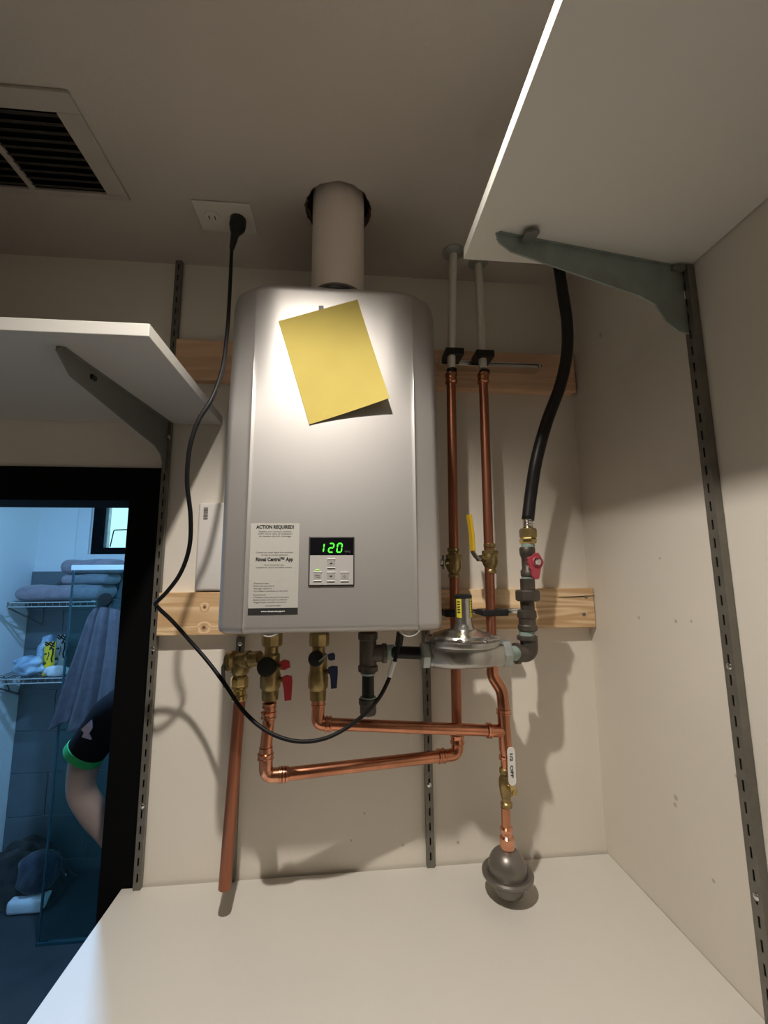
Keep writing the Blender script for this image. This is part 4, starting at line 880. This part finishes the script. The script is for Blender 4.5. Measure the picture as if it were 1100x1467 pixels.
# ---------------------------------------------------------------- ceiling vent
t = thing('ceiling_vent', 'white louvred air vent in the ceiling at upper left', 'air vent', (-.6, -.27, ZC))
vx0, vx1, vy0, vy1 = -.775, -.430, -.374, -.180; ix0, ix1, iy0, iy1 = -.742, -.467, -.342, -.190
ix1 = -.467; iy1 = -.1925; dv = -.603
bm = B()
for a, b in (((vx0, vy0), (vx1, iy0)), ((vx0, iy1), (vx1, vy1)), ((vx0, iy0), (ix0, iy1)), ((ix1, iy0), (vx1, iy1)), ((dv-.0055, iy0), (dv+.0055, iy1))): box(bm, (a[0], a[1], ZC-.007), (b[0], b[1], ZC-.0005), bev=.0015)
obj('frame', bm, M['vent'], t)
bm = B(); box(bm, (ix0-.01, iy0-.01, ZC-.0012), (ix1+.01, iy1+.005, ZC-.0004)); obj('backing', bm, M['dark'], t)
for (a, b) in ((ix0, dv-.006), (dv+.006, ix1)):
    n = 10
    for i in range(n):
        y = iy0+(iy1-iy0)*(i+.5)/n; bm = B()
        prism(bm, [(a, y-.0052, ZC-.0065), (a, y-.0042, ZC-.0072), (a, y+.0045, ZC-.0020), (a, y+.0035, ZC-.0014)], (b-a, 0, 0)); obj('louvre_blade', bm, M['blade'], t)

# ---------------------------------------------------------------- bathroom contents
def Q(px, py, y): return P(px, py, -y)
GY = 1.28
gl = thing('shower_screen', 'tall clear greenish glass shower screen in the bathroom beyond', 'shower screen', (-.95, GY, 0))
gx0 = Q(85, 1050, GY).x; gz = Q(108, 817, GY).z
bm = B(); box(bm, (gx0, GY-.004, .012), (-.15, GY+.004, gz-.001)); obj('glass_panel', bm, M['glass'], gl)
bm = B(); box(bm, (gx0-.007, GY-.006, .012), (gx0-.0005, GY+.006, gz-.001)); obj('edge_seal', bm, M['glass_edge'], gl)
bm = B(); box(bm, (gx0-.012, GY-.012, gz), (-.15, GY+.012, gz+.026), bev=.003); obj('header_rail', bm, M['hdr'], gl)
bm = B(); box(bm, (gx0-.01, GY-.012, .0005), (-.15, GY+.012, .0115)); obj('sill', bm, M['glass_edge'], gl)
k = Q(152, 859, GY-.03); bm = B(); lathe(bm, [(.012, 0), (.012, .018), (.03, .022), (.0335, .030), (.030, .042), (1e-4, .045)], Vector((k.x, GY-.0045, k.z)), Y_, 28, cap=False); obj('door_knob', bm, M['black'], gl, smooth=True)
bm = B(); prism(bm, [(-1.15, GY+.03, .0), (-.6, GY+.03, 0), (-.6, BY-.02, 0), (-.75, BY-.02, 0)], (0, 0, .012)); tag(obj('shower_tray', bm, M['tile']), 'grey stone shower tray edge behind the glass screen', 'shower tray')
# hanging towel
def hang():
    bm = B(); NU, NV = 46, 34; F_ = []; yb = GY-.055
    L = [(131, 868), (124, 885), (108, 940), (92, 990), (76, 1040), (72, 1052)]; Rr = [(167, 870), (169, 885), (169, 940), (168, 980), (166, 1005), (165, 1012)]
    def lerp(T, v):
        f = v*(len(T)-1); i = min(int(f), len(T)-2); f -= i; return (T[i][0]*(1-f)+T[i+1][0]*f, T[i][1]*(1-f)+T[i+1][1]*f)
    for j in range(NV+1):
        v = j/NV; a, b = lerp(L, v), lerp(Rr, v); A_, B_ = Q(*a, yb), Q(*b, yb); row_ = []
        for i in range(NU+1):
            u = i/NU; p = A_*(1-u)+B_*u
            amp = .006+.034*min(v*2, 1)
            y = amp*math.sin(u*PI*5.2+.5+v*.6)+amp*.5*math.sin(u*PI*11+1.3)
            edge = .045*(abs(2*u-1)**3)
            # crown: rounded over the knob
            dz = -.014*(abs(2*u-1)**2.5)*max(0, 1-v*6)
            hem = (-.09*(1-abs(2*u-1))*0 + .035*math.sin(u*PI*2.2+1.1))*max(0, (v-.85)/.15)
            row_.append(bm.verts.new((p.x, yb-y+edge*.6, p.z+dz+hem)))
        F_.append(row_)
    for j in range(NV):
        for i in range(NU): bm.faces.new((F_[j][i], F_[j][i+1], F_[j+1][i+1], F_[j+1][i]))
    r = bmesh.ops.solidify(bm, geom=list(bm.faces), thickness=.008)
    return bm
tag(obj('bath_towel', hang(), M['towel'], smooth='all'), 'blue-grey towel hanging in folds from the black shower knob', 'towel')
# folded towels
def folded(px0, px1, py0, py1, y, dep, m, label, folds=2, name='folded_towel'):
    a, b = Q(px0, py1, y), Q(px1, py0, y); x0, x1, z0, z1 = a.x, b.x, a.z, b.z; z0 = z0
    bm = B(); H = (z1-z0)/folds
    for f in range(folds):
        zc = z0+H*(f+.5); N, Mn = 16, 20; g = []
        rings = []
        for i in range(N+1):
            u = .5-.5*math.cos(PI*i/N); x = x0+(x1-x0)*u; taper = math.sqrt(max(0.02, 1-max(0, (abs(2*u-1)-.96)/.04)**2)); ring_ = []
            for k in range(Mn):
                an = 2*PI*k/Mn; c_, s_ = math.cos(an), math.sin(an)
                yy = y+dep/2-.0+dep/2*(abs(c_)**.45)*(1 if c_ > 0 else -1)*(.97+.03*math.sin(u*9+f))
                zz = zc+H*.5*taper*(abs(s_)**.7)*(1 if s_ > 0 else -1)+.004*math.sin(u*7+f*2+k*.5)*(1 if s_ > 0 else 0)
                ring_.append(bm.verts.new((x, yy, zz)))
            rings.append(ring_)
        for p, q in zip(rings, rings[1:]):
            for k in range(Mn): bm.faces.new((p[k], p[(k+1) % Mn], q[(k+1) % Mn], q[k]))
        bm.faces.new(rings[0]); bm.faces.new(rings[-1])
    return tag(obj(name, bm, m, smooth='all'), label, 'towel', 'folded towels on the wire shelf')
SY = 1.49     # shelf front
zs1 = Q(60, 863, SY).z
# wire shelves
def wire_shelf(label, x0, x1, z, n, end_px=None):
    t = thing('wire_shelf', label, 'shelf', ((x0+x1)/2, BY-.02, z)); y0, y1 = SY, BY-.022
    bm = B()
    for zz in (z, z-.022): tube(bm, [(x0, y0, zz), (x1, y0, zz)], .0035, 8)
    obj('front_rail', bm, M['chrome'], t, smooth=True)
    for yy in (y0+.13, y1): bm = B(); tube(bm, [(x0, yy, z-.005), (x1, yy, z-.005)], .003, 8); obj('rail', bm, M['chrome'], t, smooth=True)
    for i in range(n):
        x = x0+(x1-x0)*(i+.5)/n; bm = B(); tube(bm, fillet([(x, y0, z-.022), (x, y0, z+.002), (x, y1, z+.002)], .004, 3), .002, 6); obj('cross_wire', bm, M['chrome'], t)
    for x in (x0+.004, x1-.004):
        bm = B(); tube(bm, [(x, y0, z-.024), (x, y0, z+.004)], .005, 8); tube(bm, [(x, y0+.01, z-.028), (x, y1-.004, z-.14)], .0045, 8); tube(bm, [(x, y0+.12, z-.006), (x, y1-.09, z-.1)], .0035, 8); tube(bm, [(x, y1, z-.15), (x, y1, z)], .006, 8); obj('bracket', bm, M['bracket_grey'], t, smooth=True)
    return t
sx0, sx1 = Q(10, 868, SY).x, Q(140, 868, SY).x
wire_shelf('chrome wire shelf carrying folded towels on the bathroom wall', sx0, sx1, zs1, 13)
zs2 = Q(60, 972, SY).z
wire_shelf('chrome wire shelf carrying pouches below the towel shelf', BX0+.012, sx1, zs2, 15)
folded(19, 140, 838, 862, SY+.015, .21, M['towel2'], 'mauve-grey folded towel lying flat on the wire shelf', 1)
folded(86, 150, 822, 838.5, SY+.04, .18, M['towel2'], 'grey folded towel in the middle of the shelf stack', 1)
folded(85, 158, 801, 822, SY+.04, .18, M['towel2'], 'plump grey folded towel topmost on the wire shelf', 1)
# pouches on lower wire shelf
def pouch(px0, px1, py0, py1, y, m, label, art=True, tilt=0):
    zb_ = zs2+.0045; a, b = Q(px0, py1, y), Q(px1, py0, y); hgt = (b.z-a.z); x0, x1 = a.x, b.x; t = thing('pouch', label, 'pouch', ((x0+x1)/2, y+.03, zb_))
    bm = B(); N = 10; gF, gB = [], []
    for j in range(N+1):
        v = j/N; rf, rb = [], []
        for i in range(N+1):
            u = i/N; bul = .022*math.sin(PI*u)**.7*(1-v)**.6+.0012
            x = x0+(x1-x0)*u; z_ = zb_+hgt*v
            rf.append(bm.verts.new((x, y+.03-bul, z_))); rb.append(bm.verts.new((x, y+.03+bul, z_)))
        gF.append(rf); gB.append(rb)
    for G in (gF, gB):
        for j in range(N):
            for i in range(N): bm.faces.new((G[j][i], G[j][i+1], G[j+1][i+1], G[j+1][i]))
    for k in range(N):
        for l1, l2 in (((gF[0][k], gF[0][k+1]), (gB[0][k], gB[0][k+1])), ((gF[N][k], gF[N][k+1]), (gB[N][k], gB[N][k+1])), ((gF[k][0], gF[k+1][0]), (gB[k][0], gB[k+1][0])), ((gF[k][N], gF[k+1][N]), (gB[k][N], gB[k+1][N]))):
            bm.faces.new((l1[0], l1[1], l2[1], l2[0]))
    obj('bag', bm, m, t, smooth=True)
    if art:
        def pt(u, v):
            bul = .022*math.sin(PI*u)**.7*(1-v)**.6+.0012; return Vector((x0+(x1-x0)*u, y+.03-bul-.0015, zb_+hgt*v))
        bm = B()
        for s in range(4): tube(bm, [pt(.06+.88*i/10, .97-s*.06+.025*math.sin(i*1.4+s)) for i in range(11) if s < 2 or i > 5], .0035, 5)
        tube(bm, [pt(u, v) for u, v in ((.55, .70), (.62, .60), (.50, .48), (.60, .46))], .0022, 5)
        tube(bm, [pt(u, v) for u, v in ((.15, .62), (.28, .66), (.4, .62))], .003, 5)
        tube(bm, [pt(u, v) for u, v in ((.15, .36), (.32, .40), (.46, .36), (.3, .32), (.15, .36))], .003, 5)
        tube(bm, [pt(u, v) for u, v in ((.85, .8), (.9, .65), (.84, .5), (.9, .38))], .004, 5)
        obj('line_drawing', bm, M['ink'], t)
    return t
pouch(72, 92, 912, 966, SY+.10, M['pouch_w'], 'pale pouch with black wavy line drawing at the back of the shelf')
pouch(54, 75, 922, 970, SY+.04, M['pouch_y'], 'yellow pouch with a black line-drawn face on the lower wire shelf')
def blob(x0, x1, y0, y1, z0, z1, seed, amp=.2, nu=28, nv=18, p=.8):
    rnd = random.Random(seed); ph = [(rnd.uniform(2, 7), rnd.uniform(2, 7), rnd.uniform(0, 6)) for _ in range(5)]; bm = B(); G = []
    for j in range(nv+1):
        th = PI*j/nv; r_ = []
        for i in range(nu):
            a = 2*PI*i/nu; k = 1+amp*sum(math.sin(f*a+g_*th+h_) for f, g_, h_ in [(round(q[0]), q[1], q[2]) for q in ph])/5*math.sin(th)
            sx = math.sin(th)*math.cos(a)*k; sy = math.sin(th)*math.sin(a)*k; sz_ = math.cos(th)
            f_ = lambda q: (abs(q)**p)*(1 if q > 0 else -1)
            r_.append(bm.verts.new(((x0+x1)/2+(x1-x0)/2*f_(sx), (y0+y1)/2+(y1-y0)/2*f_(sy), max(z0, (z0+z1)/2+(z1-z0)/2*f_(sz_)*(.85+.15*k)))))
        G.append(r_)
    for j in range(nv):
        for i in range(nu): bm.faces.new((G[j][i], G[j][(i+1) % nu], G[j+1][(i+1) % nu], G[j+1][i]))
    bmesh.ops.remove_doubles(bm, verts=bm.verts, dist=1e-5); return bm
a, b = Q(12, 970, SY+.03), Q(52, 914, SY+.03)
def bag():
    bm = blob(a.x+.06, b.x+.02, SY+.105, SY+.22, zs2+.005, b.z, 5, .6, p=.85); b2 = blob(a.x, a.x+.16, SY+.005, SY+.12, zs2+.005, zs2+.105, 12, .7, p=.9)
    me = bpy.data.meshes.new('tmp'); b2.to_mesh(me); bm.from_mesh(me); b2.free(); bpy.data.meshes.remove(me)
    for v_ in bm.verts: v_.co += Vector((math.sin(v_.co.z*90+v_.co.x*40), math.sin(v_.co.x*110+v_.co.z*60), math.sin(v_.co.x*95)))*.005
    for v_ in bm.verts: v_.co.z = max(v_.co.z, zs2+.005)
    return bm
tag(obj('plastic_bag', bag(), M['bag'], smooth='all'), 'crumpled translucent blue and white plastic bag on the lower wire shelf', 'bag')
a, b = Q(60, 970, SY+.0), Q(95, 954, SY+.0)
tag(obj('folded_cloth', blob(a.x, b.x, SY+.0, SY+.035, zs2+.005, b.z, 9, .35), M['whitecloth'], smooth='all'), 'small crumpled white cloth in front of the pouches', 'cloth')
# heap of dark cloth with a white mat below
hy = 1.46
a, b = Q(-60, 1303, hy), Q(69, 1200, hy)
bm = B(); x0_, x1_ = Q(-60, 1300, hy+.15).x, Q(63, 1300, hy+.02).x
box(bm, (Q(8, 1300, hy).x, hy-.005, .001), (x1_, hy+.20, .062), bev=.016, seg=3); tag(obj('bath_mat', bm, M['whitecloth'], smooth='all'), 'thick white bath mat under the heap of dark cloth', 'bath mat')
def heap(x0, x1, y0, y1, z0, z1, seed, n=44, pk=.62):
    rnd = random.Random(seed); bm = B(); G = []; ph = [(rnd.uniform(-1, 1), rnd.uniform(5, 13), rnd.uniform(0, 6)) for _ in range(5)]
    for j in range(n+1):
        v = j/n; row_ = []
        for i in range(n+1):
            u = i/n; e = min(1, 5*min(u, 1-u))**.6*min(1, 5*min(v, 1-v))**.6
            hgt = (.42+.58*math.exp(-((u-pk)/.33)**2))*e
            fold = sum(math.sin((u*math.cos(a_*1.2)+v*math.sin(a_*1.2)+.25*u*v)*f_*2.2+p_) for a_, f_, p_ in ph)/5
            row_.append(bm.verts.new((x0+(x1-x0)*u, y0+(y1-y0)*v, z0+(z1-z0)*(hgt*.86+.16*fold*e))))
        G.append(row_)
    for j in range(n):
        for i in range(n): bm.faces.new((G[j][i], G[j][i+1], G[j+1][i+1], G[j+1][i]))
    bmesh.ops.solidify(bm, geom=list(bm.faces), thickness=.01); return bm
hz = Q(50, 1200, hy+.12).z
tag(obj('cloth_heap', heap(x0_-.05, x1_+.02, hy+.03, hy+.26, .003, hz*.98, 4), M['rugdark'], smooth='all'), 'tall crumpled heap of dark taupe cloth beside the shower screen', 'laundry heap')

a, b = Q(22, 1284, hy-.03), Q(67, 1236, hy-.03)
tag(obj('rolled_cloth', blob(a.x-.05, b.x, hy+.0, hy+.12, .064, b.z, 21, .5, p=.75), M['rugdark2'], smooth='all'), 'slate blue-grey cloth roll tucked under the dark heap, above the white mat', 'laundry heap')
# ---------------------------------------------------------------- person in the doorway room
PY = .30; pc = Vector((-.395, PY+.02, 0)); pz = 1.56/1.72
def skinmesh(name, nodes, edges, m, parent, sub=2, root=0, label=None):
    me = bpy.data.meshes.new('s'); me.from_pydata([Vector(p) for p, r in nodes], edges, []); o = bpy.data.objects.new('s', me); COL.objects.link(o)
    sk = o.modifiers.new('s', 'SKIN'); sk.use_smooth_shade = True
    for i, (p, r) in enumerate(nodes):
        sv = me.skin_vertices[0].data[i]; sv.radius = r if isinstance(r, tuple) else (r, r); sv.use_root = (i == root)
    sb = o.modifiers.new('u', 'SUBSURF'); sb.levels = sub
    dg = bpy.context.evaluated_depsgraph_get(); m2 = bpy.data.meshes.new_from_object(o.evaluated_get(dg))
    bm = bmesh.new(); bm.from_mesh(m2); bpy.data.objects.remove(o); bpy.data.meshes.remove(m2); bpy.data.meshes.remove(me)
    return obj(name, bm, m, parent, smooth='all', label=label)
pr = thing('person', 'person in black t-shirt with green cuffs, elbow bent, partly behind door frame', 'person', (pc.x, pc.y, 0))
S_ = Q(156, 1040, PY); shR_ = Q(163, 1024, PY)
el = Q(114, 1133, PY); wr_ = Q(158, 1200, PY); 
cxp = pc.x; shz = shR_.z; hipz = shz-.46; head_c = Vector((cxp, PY, shz+.235))
hnd = wr_+Vector((.045, -.005, -.045))
body = [((cxp, PY+.02, hipz), .115), ((cxp, PY+.02, hipz+.14), .105), ((cxp, PY+.02, hipz+.30), .120), ((cxp, PY+.015, shz-.03), .095), ((cxp, PY+.01, shz+.06), .048), ((cxp, PY, shz+.13), .048)]
E_ = [(0, 1), (1, 2), (2, 3), (3, 4), (4, 5)]
def add(chain, start):
    prev = start
    for p, r in chain:
        body.append((Vector(p), r)); E_.append((prev, len(body)-1)); prev = len(body)-1
    return prev
smid = (shR_+el)/2
w1 = add([(shR_, .052), (Q(124, 1078, PY), .043), (el, .036), ((el+wr_)/2, .036), (wr_, .026), (hnd, (.018, .034))], 3)
dirh = (hnd-wr_).normalized(); side = Vector((-dirh.z, 0, dirh.x))
for k, (o_, ln) in enumerate(((-.030, .060), (-.010, .072), (.010, .068), (.028, .052))):
    st_ = hnd+dirh*.02+side*o_; add([(st_+dirh*.018, .0095), (st_+dirh*ln*.6+Vector((0, -.008, 0)), .0088), (st_+dirh*ln+Vector((0, -.022, 0)), .0075)], w1)
add([(wr_+dirh*.03+side*.036, .011), (wr_+dirh*.055+side*.055+Vector((0, -.012, 0)), .0095), (wr_+dirh*.08+side*.055+Vector((0, -.022, 0)), .008)], w1)
shL_ = Vector((2*cxp-shR_.x, PY+.01, shz)); elL = shL_+Vector((.05, .01, -.27)); wrL = elL+Vector((.01, -.04, -.24))
w2 = add([(shL_, .052), ((shL_+elL)/2, .043), (elL, .036), (wrL, .026), (wrL+Vector((0, -.01, -.07)), (.018, .034))], 3)
hl = wrL+Vector((0, -.01, -.07))
for o_, ln in ((-.028, .055), (-.009, .068), (.010, .066), (.028, .05)): add([(hl+Vector((0, o_, -.03)), .0095), (hl+Vector((-.004, o_, -.03-ln*.6)), .0088), (hl+Vector((-.012, o_, -.03-ln)), .0075)], w2)
add([(wrL+Vector((-.01, -.045, -.04)), .011), (wrL+Vector((-.018, -.06, -.075)), .009), (wrL+Vector((-.02, -.062, -.10)), .008)], w2)
for s in (-1, 1):
    add([((cxp+s*.09, PY+.02, hipz-.06), .085), ((cxp+s*.10, PY+.02, hipz-.38), .055), ((cxp+s*.105, PY+.03, hipz-.62), .042), ((cxp+s*.11, PY+.035, .09), .030), ((cxp+s*.115, PY-.06, .035), .032)], 0)
skinmesh('body', body, E_, M['skin'], pr)
# head with face
bm = bmesh.new(); bmesh.ops.create_uvsphere(bm, u_segments=32, v_segments=24, radius=1)
for v_ in bm.verts:
    x, y, z_ = v_.co; fx = .074*(1-.16*max(0, -z_)); p = Vector((x*fx, y*.092, z_*.112))
    if y < 0:
        p.y *= 1-.12*max(0, -z_); g_ = math.exp(-((p.x/.012)**2))*math.exp(-(((p.z+.018)/.022)**2)); p.y -= .020*g_
        p.y += .006*(math.exp(-(((abs(p.x)-.030)/.014)**2))*math.exp(-((p.z/.014)**2))); p.y -= .005*math.exp(-((p.x/.022)**2))*math.exp(-(((p.z+.055)/.010)**2))
    v_.co = p+head_c
hd = obj('head', bm, M['skin'], pr, smooth='all')
for s in (-1, 1):
    bm = bmesh.new(); bmesh.ops.create_uvsphere(bm, u_segments=14, v_segments=10, radius=.012, matrix=Matrix.Translation(head_c+Vector((s*.030, -.074, 0)))); obj('eye', bm, M['eye'], hd, smooth='all')
    bm = bmesh.new(); bmesh.ops.create_uvsphere(bm, u_segments=14, v_segments=10, radius=1, matrix=Matrix.Translation(head_c+Vector((s*.074, .005, -.005))) @ Matrix.Diagonal((.010, .018, .030, 1))); obj('ear', bm, M['skin'], hd, smooth='all')
bm = bmesh.new(); bmesh.ops.create_uvsphere(bm, u_segments=16, v_segments=10, radius=1, matrix=Matrix.Translation(head_c+Vector((0, -.083, -.055))) @ Matrix.Diagonal((.024, .008, .006, 1))); obj('mouth', bm, M['lip'], hd, smooth='all')
bm = bmesh.new(); bmesh.ops.create_uvsphere(bm, u_segments=32, v_segments=24, radius=1)
for v_ in bm.verts:
    x, y, z_ = v_.co; v_.co = head_c+Vector((x*.082, y*.100+.006, z_*.118+.004))
bmesh.ops.delete(bm, geom=[v_ for v_ in bm.verts if (v_.co.y < head_c.y-.02 and v_.co.z < head_c.z+.055) or v_.co.z < head_c.z-.06], context='VERTS')
obj('hair', bm, M['hair'], hd, smooth='all')
# clothes
slv = Q(121, 1079, PY); a_dir = (slv-shR_).normalized()
shirt = [((cxp, PY+.02, hipz-.02), .128), ((cxp, PY+.02, hipz+.14), .120), ((cxp, PY+.02, hipz+.30), .134), ((cxp, PY+.015, shz-.03), .108), ((cxp, PY+.012, shz+.035), .060), (shR_, .060), (slv-a_dir*.02, .048), (shL_, .060), (shL_+(elL-shL_)*.6, .060)]
shirt_o = skinmesh('tshirt', shirt, [(0, 1), (1, 2), (2, 3), (3, 4), (3, 5), (5, 6), (3, 7), (7, 8)], M['tee'], pr)
bm = B()
tube(bm, [shR_+Vector((.07, .0, .02)), shR_+Vector((.025, 0, .012)), shR_+Vector((-.004, 0, -.006)), (shR_+slv)/2, slv], .06, 26, radii=[.066, .064, .058, .052, .049], cap=False); obj('sleeve', bm, M['tee'], pr, smooth='all')
bm = B(); q = shL_+(elL-shL_)*.6
tube(bm, [shL_+Vector((-.07, .0, .02)), shL_+Vector((-.025, 0, .012)), shL_+Vector((.004, 0, -.006)), (shL_+q)/2, q], .06, 26, radii=[.066, .064, .058, .052, .049], cap=False); obj('sleeve', bm, M['tee'], pr, smooth='all')
for s0, d_ in ((slv, a_dir), (shL_+(elL-shL_)*.6, (elL-shL_).normalized())):
    bm = B(); lathe(bm, [(.049, -.012), (.0512, -.010), (.0512, .007), (.048, .009), (.044, .007)], s0, d_, 28, cap=False); obj('sleeve_cuff', bm, M['trim_green'], pr, smooth=True, label='bright green sleeve cuff')
bm = B(); pts = [Q(x, y, PY-.062) for x, y in ((116, 1045), (130, 1032), (131, 1044), (126, 1052), (130, 1060), (117, 1056), (120, 1050))]; prism(bm, pts, (0, .006, 0)); obj('sleeve_print', bm, M['print'], pr, label='pale pink printed patch on the sleeve')
trs = [((cxp, PY+.02, hipz-.005), .122)]; te = []
for s in (-1, 1):
    n0 = len(trs); trs += [((cxp+s*.09, PY+.02, hipz-.08), .096), ((cxp+s*.10, PY+.02, hipz-.38), .070), ((cxp+s*.105, PY+.03, hipz-.62), .058), ((cxp+s*.11, PY+.035, .10), .056)]; te += [(0, n0), (n0, n0+1), (n0+1, n0+2), (n0+2, n0+3)]
skinmesh('trousers', trs, te, M['jeans'], pr)
for s in (-1, 1):
    bm = bmesh.new(); bmesh.ops.create_uvsphere(bm, u_segments=20, v_segments=12, radius=1, matrix=Matrix.Translation((cxp+s*.115, PY-.03, .04)) @ Matrix.Diagonal((.048, .13, .055, 1)))
    for v_ in bm.verts: v_.co.z = max(v_.co.z, .001)
    obj('shoe', bm, M['shoe'], pr, smooth='all')
